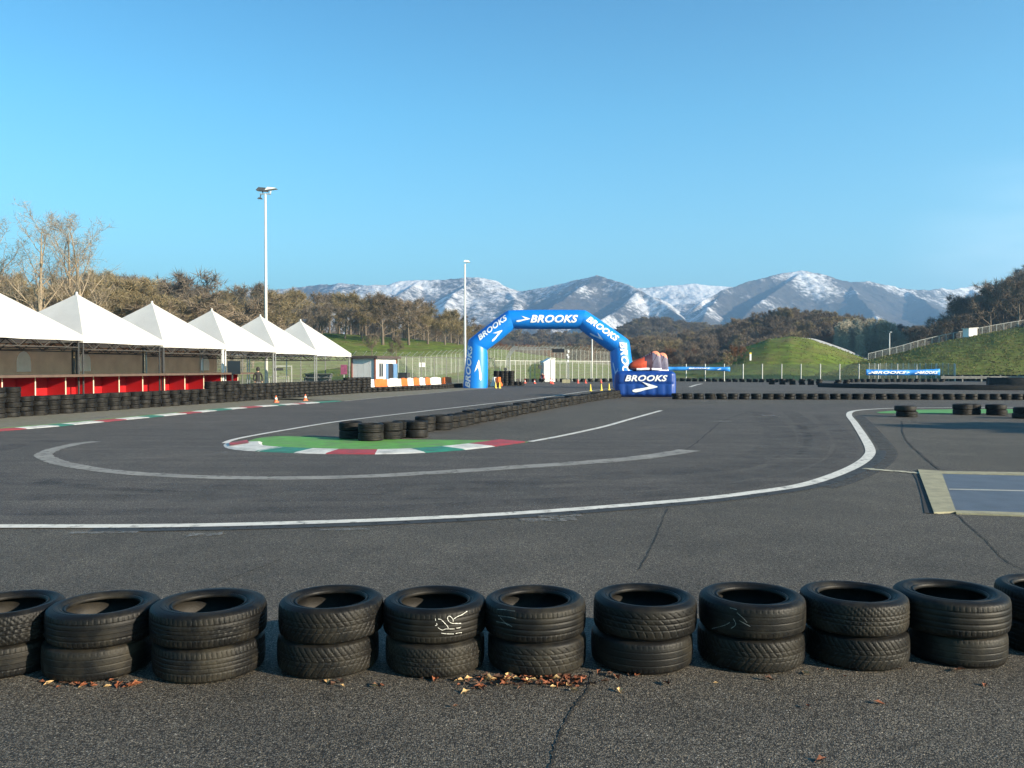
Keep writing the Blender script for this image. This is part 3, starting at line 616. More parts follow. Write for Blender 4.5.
for i in range(-1, 6):
    if i == -1: lab = 'white peaked pavilion outside the left edge'; continue
    c = C0+U*S*i; t = thing('party_tent', tentlab[i], 'tent', c, ANG, 'white pavilions in a row'); e0 = eave(i)+.24; h = S/2-.015; pk = 5.22-.03*i
    mb = MB(); rings = 9; nside = 8; vs = []
    for k in range(rings+1):
        d = k/rings; z = e0+(pk-e0)*((1-d)**.985)
        for q in range(4*nside):
            s_, f = divmod(q, nside); f = f/nside*2-1
            x, y = [(f, -1), (1, f), (-f, 1), (-1, -f)][s_]; dd = max(d, .006)
            sag = -.03*math.sin(d*PI)*(1-f*f)
            vs.append((x*h*dd, y*h*dd, z+sag))
    n4 = 4*nside
    fs = [(k*n4+q, k*n4+(q+1) % n4, (k+1)*n4+(q+1) % n4, (k+1)*n4+q) for k in range(rings) for q in range(n4)]
    mb.add(vs, fs)
    ve = [(x, y, e0-(.24 if True else 0)*1.0+R.uniform(-.012, .012)) for x, y, z in vs[-n4:]]
    mb.add(vs[-n4:]+ve, [(q, (q+1) % n4, n4+(q+1) % n4, n4+q) for q in range(n4)])
    o = mb.build('canopy', M_tent, t); autosmooth(o, 20)
    MB().lathe([(.0, .12), (.05, .10), (.06, 0), (.11, -.06)], 10, c=(0, 0, pk)).build('peak_cap', M_tent, t, smooth=True)
    for sx in (-1, 1):
        for sy in (-1, 1):
            wl_ = .10 if (i == 2 and sx > 0) else .055; l = MB(); l.box((sx*(h-.12), sy*(h-.12), (e0-.1)/2), (wl_, wl_, e0-.1)); l.box((sx*(h-.12), sy*(h-.12), .01), (.24, .24, .02)); l.build('leg', M_wpole if (i == 2 and sx > 0 and sy > 0) or (i == 3 and sx > 0 and sy < 0) else M_dark if i < 3 else M_steel, t)
    fm = MB(); zz = e0-.10
    for a, b in (((-1, -1), (1, -1)), ((1, -1), (1, 1)), ((1, 1), (-1, 1)), ((-1, 1), (-1, -1))):
        p, q = Vector((a[0]*(h-.12), a[1]*(h-.12), zz)), Vector((b[0]*(h-.12), b[1]*(h-.12), zz)); fm.bar(p, q, .05, .07); fm.bar(p-Vector((0, 0, .42)), q-Vector((0, 0, .42)), .04, .04)
        for k in range(8): fm.bar(p.lerp(q, k/8)-Vector((0, 0, .42*(k % 2))), p.lerp(q, (k+1)/8)-Vector((0, 0, .42*((k+1) % 2))), .03, .03)
    for a in ((-1, -1), (1, -1), (1, 1), (-1, 1)): fm.bar((a[0]*(h-.12), a[1]*(h-.12), zz), (0, 0, pk-.25), .04, .04)
    fm.build('roof_frame', M_frame, t)
    # back wall on the side away from the track (local -X), hung from the eaves
    if i <= 4:
        y1 = h-.05 if i < 4 else -h+1.75
        ww = MB(); nseg = 24; ys = [-h+.05+(y1+h-.05)*k/nseg for k in range(nseg+1)]
        ww.add([(-h+.06+.03*math.sin(k*1.9+i), y, z) for k, y in enumerate(ys) for z in (.02, e0-.12)], [(2*k, 2*k+2, 2*k+3, 2*k+1) for k in range(nseg)])
        wl = ww.build('back_wall', M_tentwall, t, smooth=True)
        for px in {1: (23,), 2: (84,), 4: (204.5,), 0: (), 3: ()}[i]:
            # where the ray meets the back wall plane
            d = ray(px, 361); p0 = c+NL*(h-.06); tt = (p0-Vector((0, 0, H0))).dot(NL)/d.dot(NL); hit = Vector((0, 0, H0))+d*tt
            yl = (hit-c).dot(U); pts = [(yl-.42, 1.58), (yl+.42, 1.58), (yl+.42, 2.02)]+[(yl+.42*math.cos(a*PI/8), 2.02+.52*math.sin(a*PI/8)) for a in range(1, 8)]+[(yl-.42, 2.02)]
            mbw = MB(); mbw.add([(-h+.11, y, z) for y, z in pts], [tuple(range(len(pts)))]); mbw.build('window', M_clear, wl)
# red counter: open red cells under a brown top, between the legs and the tyre wall
FRONT = lambda Y: Vector((-27.4+.257*Y, Y, 0))
M_red = mat('red laminate', (.36, .008, .011), .42, .06, 2, dirt=(.28, .012, .014), dscale=1.2, damt=.4)
M_topw = mat('brown board', (.085, .055, .040), .7, .2, 4)
M_edge = mat('cream edging', (.74, .62, .46), .6, .1, 4)
p0 = FRONT(27.5)+NL*.35; L_ = (FRONT(48.6)-FRONT(27.5)).length
ctn = thing('pit_counter', 'long counter of open red cells with pale edging under the white tents', 'counter', p0, ANG)
MB().box((-.22, L_/2, 1.44), (1.52, L_, .10)).build('counter_top', M_topw, ctn)
MB().box((-.93, L_/2, .69), (.04, L_, 1.38)).build('back_panel', M_red, ctn)
k = 0; off = (FRONT(29.27)-FRONT(27.5)).length; yv = -.3
sp = 1.60; y = .15
while y < L_:
    pt = MB(); pt.box((-.46, y, .695), (.90, .035, 1.39)).build('partition', M_red, ctn)
    MB().box((.006, y, .695), (.025, .04, 1.38)).build('edge_strip', M_edge, ctn); y += sp
MB().box((-.46, L_/2, .10), (.88, L_, .04)).build('cell_floor', M_red, ctn)
# screen on a stand behind the counter
d = ray(234, 367.5); Yt = 46.4; p = AT(234, 367.5, Yt)
tv = thing('screen', 'flat black screen on a post beside the white tent legs', 'screen', (p.x, p.y, 0), .15)
MB().box((0, 0, p.z), (.68, .07, .72)).build('panel', mat('black screen glass', (.012, .014, .022), .25, .1, 3), tv)
MB().box((-.1, .08, p.z/2+.1), (.07, .07, p.z)).build('post', M_dark, tv)
MB().box((-.1, .08, .02), (.5, .4, .04)).build('foot', M_dark, tv)

# ================================================================== PEOPLE
def skin(name, joints, edges, mats, parent=None, loc=(0, 0, 0), rz=0, sub=2, colour=None):
    me = bpy.data.meshes.new(name); me.from_pydata([j[:3] for j in joints], edges, []); o = bpy.data.objects.new(name, me); COL.objects.link(o)
    sm = o.modifiers.new('s', 'SKIN'); sm.use_smooth_shade = True
    for v, j in zip(me.skin_vertices[0].data, joints): v.radius = (j[3], j[4] if len(j) > 4 else j[3]); v.use_root = False
    me.skin_vertices[0].data[0].use_root = True
    ss = o.modifiers.new('u', 'SUBSURF'); ss.levels = sub; ss.render_levels = sub
    bpy.context.view_layer.update()
    m2 = bpy.data.meshes.new_from_object(o.evaluated_get(bpy.context.evaluated_depsgraph_get())); bpy.data.objects.remove(o); bpy.data.meshes.remove(me); m2.name = name
    m2.materials.clear()
    for m in mats: m2.materials.append(m)
    if colour:
        for p in m2.polygons: p.material_index = colour(p.center)
    m2.polygons.foreach_set('use_smooth', [True]*len(m2.polygons)); m2.update()
    return link(name, m2, parent, loc, rz)
M_skin = mat('skin', (.45, .26, .18), .6, .08, 6)
M_jacket = mat('black jacket', (.014, .014, .016), .8, .3, 8); M_short = mat('grey trousers', (.10, .10, .105), .85, .2, 8)
M_shoe = mat('dark shoe', (.03, .03, .03), .6, .2, 8); M_hair = mat('dark hair', (.012, .009, .007), .7, .3, 30)
pl = AT(258, 380, 51.2)
per = thing('person', 'standing person in black hooded jacket and grey shorts beside the red counter', 'person', (pl.x, pl.y, 0), .5)
J = [(0, 0, .95, .125, .10), (0, 0, 1.10, .135, .10), (0, .01, 1.30, .165, .115), (0, .02, 1.43, .13, .09), (0, .01, 1.52, .05), (0, -.005, 1.60, .075, .085), (0, -.005, 1.70, .080, .092), (0, 0, 1.77, .05, .06),
     (-.19, .02, 1.40, .062), (-.255, .03, 1.14, .05), (-.22, -.10, .93, .038), (-.20, -.16, .87, .03),
     (.19, .02, 1.40, .062), (.27, .05, 1.15, .05), (.24, -.04, .92, .038), (.23, -.09, .86, .03),
     (-.09, 0, .88, .095), (-.11, -.01, .50, .062), (-.12, .03, .10, .042), (-.12, .02, .05, .042), (-.14, -.10, .035, .036),
     (.09, 0, .88, .095), (.12, -.03, .50, .062), (.13, .02, .10, .042), (.13, .01, .05, .042), (.16, -.11, .035, .036)]
E = [(0, 1), (1, 2), (2, 3), (3, 4), (4, 5), (5, 6), (6, 7), (3, 8), (8, 9), (9, 10), (10, 11), (3, 12), (12, 13), (13, 14), (14, 15), (0, 16), (16, 17), (17, 18), (18, 19), (19, 20), (0, 21), (21, 22), (22, 23), (23, 24), (24, 25)]
def dress(c):
    if c.z > 1.74 or (c.z > 1.55 and c.y > .02): return 3
    if c.z > 1.50 or (c.z < .93 and abs(c.x) > .18 and c.z > .6): return 0
    if c.z > .90: return 1
    if c.z > .50: return 2
    return 0 if c.z > .09 else 4
skin('body', J, E, [M_skin, M_jacket, M_short, M_hair, M_shoe], per, colour=dress)
MB().lathe([(.0, .17), (.07, .155), (.105, .09), (.115, 0), (.09, -.08)], 14, c=(0, .015, 1.64)).build('hood', M_jacket, per, smooth=True)
pl = G(543.5, 383)
p2 = thing('person', 'small distant person crouching in dark clothes beside the red cones', 'person', (pl.x, pl.y, 0), -.6)
J2 = [(0, .08, .42, .13, .11), (0, 0, .58, .14, .11), (0, -.13, .80, .16, .11), (0, -.19, .90, .12, .09), (0, -.24, .98, .05), (0, -.28, 1.05, .075, .085), (0, -.30, 1.14, .08, .09),
      (-.19, -.17, .86, .06), (-.24, -.34, .66, .05), (-.14, -.46, .48, .035), (.19, -.17, .86, .06), (.24, -.34, .66, .05), (.14, -.46, .48, .035),
      (-.10, .06, .40, .095), (-.17, -.33, .47, .068), (-.15, -.08, .12, .045), (-.15, -.2, .04, .04), (.10, .06, .40, .095), (.17, -.33, .40, .068), (.15, .02, .12, .045), (.15, -.12, .04, .04)]
E2 = [(0, 1), (1, 2), (2, 3), (3, 4), (4, 5), (5, 6), (3, 7), (7, 8), (8, 9), (3, 10), (10, 11), (11, 12), (0, 13), (13, 14), (14, 15), (15, 16), (0, 17), (17, 18), (18, 19), (19, 20)]
skin('body', J2, E2, [M_skin, mat('red jacket', (.25, .05, .05), .8), M_jacket, M_hair], p2, colour=lambda c: 3 if c.z > 1.08 else 0 if c.z > .95 else 1 if c.z > .52 else 2)

# ================================================================== LAMP POSTS
M_alu = mat('pale lamp post', (.62, .62, .60), .4, .06, 3)
M_lampg = mat('lamp glass', (.75, .76, .76), .15, .05, 3); M_lamph = mat('dark lamp housing', (.06, .065, .07), .5, .2, 5)
def lamp(px, Y, ytop, lab, heads, r=.13):
    b = AT(px, 400, Y); h = AT(px, ytop, Y).z
    t = thing('lamp_post', lab, 'lamp post', (b.x, Y, 0), 0, 'floodlight posts')
    MB().tube([(0, 0, 0), (0, 0, h*.5), (0, 0, h)], [r, r*.8, r*.62], 12).build('pole', M_alu, t, smooth=True)
    MB().box((0, 0, .02), (.5, .5, .04)).build('base_plate', M_steel, t)
    if heads > 1: MB().bar((-.42, 0, h), (.42, 0, h), .08, .08).build('cross_arm', M_steel, t)
    for k in range(heads):
        a = (-.22, .46, -.40)[k] if heads > 1 else .25; k_ = k
        hd = MB(); s_ = (.85 if k < 2 else .35) if heads > 1 else (.8 if px == 465 else .4)
        z0 = h+(.28 if k < 2 else -.35)
        # shallow flared housing with a glass face
        cx = a; dirx = -1 if k != 1 else 1; w_ = .52*s_
        vs = [(cx-w_, -.30*s_, z0-.02), (cx+w_, -.30*s_, z0-.12*s_*dirx*-1), (cx+w_, .30*s_, z0-.12*s_*dirx*-1), (cx-w_, .30*s_, z0-.02), (cx-w_*.6, -.2*s_, z0+.26*s_), (cx+w_*.6, -.2*s_, z0+.20*s_), (cx+w_*.6, .2*s_, z0+.20*s_), (cx-w_*.6, .2*s_, z0+.26*s_)]
        hd.add(vs, [(4, 5, 6, 7), (0, 1, 5, 4), (1, 2, 6, 5), (2, 3, 7, 6), (3, 0, 4, 7)])
        hd.bar((cx*.8, 0, h), (cx, 0, z0+.1), .06, .06)
        ho = hd.build('lamp_head', M_lamph if (k != 1 and heads > 1) else M_wpole, t)
        g_ = MB(); g_.add([(v[0]*.98+cx*.02, v[1]*.96, v[2]-.004) for v in vs[:4]], [(3, 2, 1, 0)]); g_.build('glass', M_lampg, ho)
    return t
lamp(266.5, 65, 194, 'tallest lamp post, rising from behind the white tents, two floodlights on top', 3)
lamp(465, 107, 264, 'lamp post just left of the blue arch with a single floodlight', 1, .17)
lamp(592, 135, 335, 'thin lamp post seen through the blue arch', 1, .12)

# ================================================================== HUT
M_panel = mat('grey white panel', (.56, .56, .55), .5, .06, 2); M_panelw = mat('white hut panel', (.78, .77, .74), .5, .05, 2)
M_trim = mat('red brown trim', (.22, .085, .06), .6, .2, 5); M_roofd = mat('dark brown roof', (.06, .045, .04), .7, .2, 4)
pc = AT(375, 388, 68.0); hut = thing('hut', 'small white cabin with brown roof edge and open blue door', 'cabin', (pc.x, pc.y, 0), ANG)
W1, W2, HH = 2.0, 4.4, 2.5      # along -X (left face) and +Y (right face)
o = MB(); o.box((-W1/2, W2/2, HH/2), (W1, W2, HH)); o.build('wall', M_panelw, hut)
o = MB()
for k in range(4): o.box((-W1/2+(k-1.5)*W1/4, -.012, HH/2), (W1/4-.03, .02, HH-.1))
o.build('side_cladding', M_panel, hut)  # greyer than the right face: its shade is put into the colour
for x, y in ((0, 0), (-W1, 0), (0, W2)):
    MB().box((x+.02, y-.02, HH/2), (.13, .13, HH)).build('corner_trim', M_trim, hut)
o = MB(); o.box((-W1/2, W2/2, HH+.07), (W1+.7, W2+.7, .16)); o.box((-W1/2, W2/2, HH+.17), (W1+.5, W2+.5, .05)); o.build('roof', M_roofd, hut)
wn = MB().box((.02, 1.15, 1.55), (.05, .75, 1.05)).build('window', mat('dark window glass', (.05, .06, .07), .1, .1, 3), hut)
o = MB()
for z in (1.0, 2.1): o.box((.03, 1.15, z), (.07, .9, .08))
for y in (.74, 1.15, 1.56): o.box((.03, y, 1.55), (.065, .07, 1.1))
o.build('window_frame', mat('grey window frame', (.3, .3, .3), .5), wn)
MB().box((.012, 3.15, 1.05), (.03, .95, 2.1)).build('doorway', mat('doorway shade', (.015, .015, .02), .9), hut)  # dark slab on a solid wall, inner shade put into its colour
M_blue = mat('blue door paint', (.10, .20, .36), .5, .1, 4)
dr = MB().box((.07, 4.08, 1.05), (.05, .86, 2.05)).build('door', M_blue, hut); MB().tube([(.09, 4.4, 1.05), (.14, 4.4, 1.05), (.14, 4.28, 1.05)], .015, 6).build('handle', M_steel, dr)
MB().box((.03, 2.4, 1.05), (.06, .42, 2.1)).build('door_panel', M_blue, hut)
# ================================================================== PLASTIC BARRIERS
M_or = mat('orange plastic', (.60, .13, .022), .5, .1, 3, dirt=(.5, .16, .06), dscale=3, damt=.4); M_wh = mat('white plastic', (.72, .71, .68), .5, .06, 3, dirt=(.5, .49, .45), dscale=3, damt=.4)
wallp = [G(x, y) for x, y in WALL]
def wall_at(px):
    d = ray(px, 400)
    for a, b in zip(wallp, wallp[1:]):
        xa, xb = CX+F*a.x/a.y, CX+F*b.x/b.y
        if xa <= px <= xb:
            lo, hi = 0, 1
            for _ in range(40):
                m_ = (lo+hi)/2; q = a.lerp(b, m_)
                if CX+F*q.x/q.y < px: lo = m_
                else: hi = m_
            return a.lerp(b, lo), (b-a).normalized()
cols = [(368.5, 384, 'w', 'white plastic barrier at the left end, in front of the white cabin'), (384.5, 396.5, 'o', 'orange plastic barrier in front of the blue door'), (397, 410.5, 'w', 'white plastic barrier just right of the blue door'), (411, 417, 'o', 'orange plastic barrier, second orange one from the cabin'), (417.3, 423, 'w', 'white plastic barrier between the second and third orange ones'), (423.3, 428.5, 'o', 'orange plastic barrier, third orange one from the cabin'), (429, 434.5, 'w', 'white plastic barrier between the third and fourth orange ones'), (435, 439.5, 'o', 'orange plastic barrier, fourth orange one from the cabin'), (440, 450, 'w', 'long white plastic barrier left of the last orange one'), (453.5, 460.5, 'o', 'orange plastic barrier beside the left foot of the blue arch')]
for a, b, c, lab in cols:
    pa, da = wall_at(a); pb, db = wall_at(b); nn = Vector((-da.y, da.x, 0)); pa = pa+nn*.95; pb = pb+nn*.95
    ln = (pb-pa).length-.04; t_ = thing('plastic_barrier', lab, 'barrier', (pa+pb)/2, math.atan2((pb-pa).y, (pb-pa).x), 'orange and white barriers on the tyre wall')
    o = MB(); o.prism([(-.28, 0), (.28, 0), (.28, .22), (.13, .42), (.10, .90), (-.10, .90), (-.13, .42), (-.28, .22)], 0, ln)
    o.v = [(y-ln/2, -x, z) for x, y, z in o.v]
    o.build('body', M_or if c == 'o' else M_wh, t_)
    e_ = MB(); e_.box((0, 0, .925), (ln*.5, .08, .05)); e_.box((-ln*.3, 0, .08), (ln*.14, .585, .1)); e_.box((ln*.3, 0, .08), (ln*.14, .585, .1)); e_.build('grip', M_or if c == 'o' else M_wh, t_)
for x, y0, lab in ((496, 385.5, 'white plastic barrier just right of the arch foot'), (500, 385, 'orange plastic barrier just right of the arch foot')):
    p = G(x-1.5, 386.2); t_ = thing('plastic_barrier', lab, 'barrier', p, 1.2, 'orange and white barriers on the tyre wall')
    o = MB(); o.prism([(-.28, 0), (.28, 0), (.28, .22), (.13, .42), (.10, .85), (-.10, .85), (-.13, .42), (-.28, .22)], -.3, .3); o.v = [(y, -x_, z) for x_, y, z in o.v]; o.build('body', M_or if x == 500 else M_wh, t_)
# ================================================================== CONES AND BOLLARDS
M_cone = mat('orange cone rubber', (.70, .13, .04), .55, .1, 5); M_cw = mat('cone white band', (.7, .68, .62), .5, .05, 5); M_yel = mat('yellow plastic', (.75, .52, .04), .5, .1, 5); M_redc = mat('red cone', (.62, .07, .04), .55, .1, 5)
def cone(p, h, m, lab, group, band=True, cat='cone', name='traffic_cone', r=.16):
    t_ = thing(name, lab, cat, p, R.uniform(0, 1), group)
    MB().box((0, 0, .02), (r*2.3, r*2.3, .04)).build('base', m, t_)
    MB().lathe([(r, .04), (r*.9, .07), (.028, h-.02), (.02, h), (0, h)], 14).build('shell', m, t_, smooth=True)
    if band:
        f = lambda z: r*.9+(.028-r*.9)*(z-.07)/(h-.09)
        MB().lathe([(f(h*.45)+.004, h*.45), (f(h*.72)+.004, h*.72)], 14).build('stripe', M_cw, t_, smooth=True)
    return t_
cone(G(276, 402.3), .34, M_cone, 'orange cone with a pale band at the dark gap in the tyre wall', 'orange cones on the kerb', r=.10)
cone(G(305.3, 400.6), .34, M_cone, 'orange cone with a pale band standing alone on the green kerb end', 'orange cones on the kerb', r=.10)
for i, (x, y) in enumerate(((525, 383.2), (534.5, 383.5), (552.5, 384), (550.5, 383.6), (578, 383.2), (585.5, 383.2), (601, 383))):
    p = G(x, y); cone(p, .62 if i in (2, 3) else .42, M_redc, ['red cone leftmost of the far group, by the gantry', 'red cone second from left of the far group', 'red cone standing before the white tower', 'red cone just left of the one before the white tower', 'far red cone just left of the thin lamp post', 'far red cone just right of the signal post', 'far red cone near the right leg of the arch'][i], 'red cones on the far straight', band=i < 4, r=.12)
for x, y, lab in ((495.6, 385.9, 'yellow marker post at the left foot of the arch, left of two'), (499.6, 385.6, 'yellow marker post at the left foot of the arch, right of two'), (590.5, 391, 'yellow marker post on the white line, leftmost of three by the podium'), (601.3, 390.5, 'yellow marker post on the white line, middle of three by the podium'), (609, 390, 'yellow marker post on the white line, nearest the podium')):
    p = G(x, y) if x > 550 else AT(x, 388, 72.2); p.z = 0
    cone(p, .52, M_yel, lab, 'yellow marker posts', False, 'marker post', 'marker_post', .085)
# ================================================================== INFLATABLE ARCH
M_air = mat('blue inflatable cloth', (.002, .175, .62), .42, .10, .8, bump=.25, bscale=1.6, spec=.5)
M_air2 = mat('navy inflatable cloth', (.004, .044, .24), .42, .10, .8, spec=.5)
M_print = mat('white print', (.80, .81, .82), .5, .04, 3)
M_printsh = mat('shaded white print', (.42, .55, .80), .5, .05, 3)  # same white print, shade put into its colour for the right-hand logos
YA = 73.0
def AP(px, py): return Vector((XZ(px, YA), 0, AT(px, py, YA).z))
A = [AP(475.3, 388.4), AP(477.8, 345), AP(511, 319.5), AP(582, 319.5), AP(619.5, 346), AP(624, 388.4)]
A[0].z = 0; A[5].z = 0
RA = [1.05, .84, .80, .82, .88, .90]
arch = thing('inflatable_arch', 'big blue inflatable arch with white lettering spanning the track', 'arch', (0, YA, 0))
def joint_dir(i):
    a = (A[i]-A[i-1]).normalized() if i > 0 else (A[1]-A[0]).normalized(); b = (A[i+1]-A[i]).normalized() if i < 5 else (A[5]-A[4]).normalized()
    return a, b
NS = 28
o = MB(); rings = []
def ring(c, d, r, mit=None):
    """ring of points round c; axis d; if mit the ring is cut on the plane with normal mit"""
    u = Vector((-d.z, 0, d.x)); pts = []
    for j in range(NS):
        t = 2*PI*j/NS; p = c+u*(math.cos(t)*r)+Vector((0, 1, 0))*(math.sin(t)*r)
        if mit is not None: p = p-d*((p-c).dot(mit)/d.dot(mit))
        pts.append(p)
    return pts
for i in range(5):
    a, b = A[i], A[i+1]; d = (b-a).normalized(); L0 = (b-a).length; K = 14
    m0 = ((A[i]-A[i-1]).normalized()+d).normalized() if i > 0 else d
    m1 = (d+(A[i+2]-A[i+1]).normalized()).normalized() if i < 4 else d
    if i == 0: m0 = Vector((0, 0, 1))
    if i == 4: m1 = Vector((0, 0, -1))
    vs = []
    for k in range(K+1):
        f = k/K; r = RA[i]+(RA[i+1]-RA[i])*f
        bulge = 1+.035*math.sin(PI*f)-(.03 if (k in (0, K) and 0 < i+f < 5) else 0)
        f2 = f; w0 = max(0, 1-f*2.2)
        mm = (d*(1-w0)+m0*w0) if f < .5 else (d*(1-max(0, 1-(1-f)*2.2))+m1*max(0, 1-(1-f)*2.2))
        vs += ring(a.lerp(b, f2), d, r*bulge, mm.normalized())
    fs = [(k*NS+j, k*NS+(j+1) % NS, (k+1)*NS+(j+1) % NS, (k+1)*NS+j) for k in range(K) for j in range(NS)]
    if i == 0: fs.append(tuple(range(NS)))
    if i == 4: fs.append(tuple(K*NS+j for j in range(NS-1, -1, -1)))
    o2 = MB(); o2.add(vs, fs); so_ = o2.build('tube_section', M_air, arch); autosmooth(so_, 60)
TXT = text_tris('BROOKS', bold=.035, shear=.28, sx=1.18)
CH = chev_tris()
def densify(vs, fs, cuts):
    bm = bmesh.new(); bv = [bm.verts.new((x, y, 0)) for x, y in vs]
    for f in fs:
        try: bm.faces.new([bv[k] for k in f])
        except Exception: pass
    for c in cuts: bmesh.ops.bisect_plane(bm, geom=bm.verts[:]+bm.edges[:]+bm.faces[:], plane_co=(0, c, 0), plane_no=(0, 1, 0))
    bm.verts.index_update(); r = [(v.co.x, v.co.y) for v in bm.verts], [tuple(v.index for v in f.verts) for f in bm.faces]; bm.free(); return r
def wrap(name, seg, shape, f, t0, hgt, flip=1, m=None, stretch=1.0, rot=0.0):
    """print a flat shape on the camera side of an arch section: centred at fraction f along it, arc offset t0 (metres, + is outwards)"""
    vs, fs = shape[0], shape[1]; a, b = A[seg], A[seg+1]; d = (b-a).normalized(); u = Vector((-d.z, 0, d.x)); c = a.lerp(b, f)
    vs = [(x*hgt*stretch, y*hgt) for x, y in vs]; cr, sr = math.cos(rot), math.sin(rot); vs = [(x*cr-y*sr, x*sr+y*cr) for x, y in vs]
    vs, fs = densify(vs, fs, [k*.12 for k in range(-8, 9)])
    L0 = (b-a).length; o = MB(); P = []
    for x, y in vs:
        ff = f+x*flip/L0; r = RA[seg]+(RA[seg+1]-RA[seg])*ff; r = r*(1+.035*math.sin(PI*min(max(ff, 0), 1)))+.02
        ph = (t0+y*flip)/r; P.append(c+d*(x*flip)+u*(math.sin(ph)*r)+Vector((0, -1, 0))*(math.cos(ph)*r))
    o.add(P, fs); return o.build(name, m or M_print, arch)
wrap('lettering', 2, TXT, .60, .02, .68, 1, stretch=.93)
wrap('logo', 2, CH, .17, .0, .52, 1, stretch=2.1)
wrap('lettering', 1, TXT, .53, .42, .54, 1, stretch=.88)
wrap('logo', 1, CH, .50, -.33, .62, 1, stretch=1.9)
wrap('lettering', 0, TXT, .49, .72, .58, 1, stretch=.98)
wrap('logo', 0, CH, .42, -.22, .70, 1, stretch=2.3)
wrap('lettering', 3, TXT, .47, .32, .60, 1, stretch=.82)
wrap('logo', 3, CH, .46, -.50, .58, 1, M_printsh, stretch=2.0)
wrap('lettering', 4, TXT, .46, .22, .66, 1, stretch=.95)
wrap('logo', 4, CH, .55, -.72, .55, 1, M_printsh, stretch=2.2)
for sx, q in ((-1, A[0]), (1, A[5])):
    MB().bar((q.x, -.02, 1.0), (q.x, -.02, 1.001), .01, .01) if False else None
# seams with grommets at the four bends
# ================================================================== PODIUM CUSHION
pb = G(645.5, 397.2); YP = pb.y; sc_ = YP/F
PW, PH, PD = 59.5*sc_, 26.2*sc_, 1.5
pod = thing('inflatable_podium', 'dark blue inflatable block with white lettering carrying a giant shoe', 'podium', (pb.x, YP+.02, 0), -.10)
bm = bmesh.new(); bmesh.ops.create_cube(bm, size=2); bmesh.ops.subdivide_edges(bm, edges=bm.edges[:], cuts=35, use_grid_fill=True)
for v in bm.verts:
    x, y, z = v.co; hx, hy, hz = PW/2, PD/2, PH/2; r = .26
    X, Y, Z = x*hx, y*hy, z*hz
    cx_, cy_, cz_ = max(-hx+r, min(hx-r, X)), max(-hy+r, min(hy-r, Y)), max(-hz+r, min(hz-r, Z))
    dv = Vector((X-cx_, Y-cy_, Z-cz_))
    if dv.length > 1e-6: dv = dv.normalized()*r
    p = Vector((cx_, cy_, cz_))+dv
    # quilted cells: vertical seams on the long sides, one level seam
    if abs(y) > .98:
        sgn = 1 if y > 0 else -1; sx_ = abs(math.sin((x*.5+.5)*PI*6.0)); q = .055*sx_**.5 if Z < .10 else .055*(.55+.45*sx_**.5); q *= (abs(math.sin((Z+PH/2)/PH*PI*2.0))**.35 if Z < .1 else 1.0); p.y += sgn*q*min(1, (1-abs(x))*9)*min(1, (1-abs(z))*7)
    if abs(x) > .98: p.x += (1 if x > 0 else -1)*.05*abs(math.sin((y*.5+.5)*PI*2))**.5*(1-z*z)
    if z > .98: p.z += .03*(1-x*x)*(1-y*y)
    v.co = p+Vector((0, PD/2, PH/2))
me = bpy.data.meshes.new('cushion'); bm.to_mesh(me); bm.free(); me.materials.append(M_air2); me.polygons.foreach_set('use_smooth', [True]*len(me.polygons)); link('cushion', me, pod)
def flat(name, shape, cx_, cz_, hgt, m, par, y, stretch=1.0, th=.012):
    o = MB(); n = len(shape[0]); o.add([(cx_+x*hgt*stretch, y, cz_+z*hgt) for x, z in shape[0]]+[(cx_+x*hgt*stretch, y+th, cz_+z*hgt) for x, z in shape[0]], [tuple(f) for f in shape[1]]+[tuple(k+n for k in f[::-1]) for f in shape[1]]); return o.build(name, m, par)
k12 = sc_/12.8
flat('lettering', TXT, (455-447)*k12, (735-491)*k12, 80*k12, M_print, pod, -.078, stretch=540/80/TXT[2])
flat('logo', CH, (440-447)*k12, (735-605)*k12, 135*k12, M_print, pod, -.074, stretch=320/135/1.08)
# ================================================================== GIANT SHOES
def sx(x): return (x-447)*k12
def szz(y): return (392-y)*k12
prof = [(236, 335, 358), (250, 300, 372), (290, 268, 383), (340, 243, 388), (390, 222, 388), (430, 202, 384), (470, 182, 382), (505, 162, 383), (535, 143, 385), (565, 132, 387), (595, 132, 389), (620, 143, 390), (640, 165, 391), (654, 215, 388), (662, 300, 380)]
hw = [.06, .22, .33, .40, .44, .43, .40, .37, .35, .34, .34, .33, .29, .21, .10]
M_so = mat('orange shoe mesh', (.58, .075, .028), .6, .15, 8); M_sg = mat('grey lilac shoe fabric', (.12, .11, .17), .6, .2, 3, dirt=(.22, .20, .28), dscale=3, damt=.5); M_sd = mat('dark plum shoe overlay', (.05, .022, .04), .6, .25, 5); M_sp = mat('peach shoe lining', (.70, .24, .14), .6, .1, 5)
M_sole = [mat('white sole foam', (.78, .77, .80), .6, .05, 4), M_sd, mat('grey sole', (.30, .29, .36), .6, .1, 4)]
def shoe_part(lo, hi, widen, upper):
    o = MB(); n = 16; vs = []
    for k, (x, yt, yb) in enumerate(prof):
        zt, zb = lo(szz(yt), szz(yb)), hi(szz(yt), szz(yb)); w_ = hw[k]*widen*.78
        for j in range(n):
            a_ = 2*PI*j/n; cz, sz_ = math.cos(a_), math.sin(a_); tp = 1-.5*max(0, sz_) if upper else 1
            vs.append((sx(x), w_*math.copysign(abs(cz)**.7, cz)*tp, (zt+zb)/2+(zb-zt)/2*math.copysign(abs(sz_)**.8, sz_)))
    K = len(prof); fs = [(k*n+j, k*n+(j+1) % n, (k+1)*n+(j+1) % n, (k+1)*n+j) for k in range(K-1) for j in range(n)]+[tuple(range(n-1, -1, -1)), tuple((K-1)*n+j for j in range(n))]
    return o.add(vs, fs)
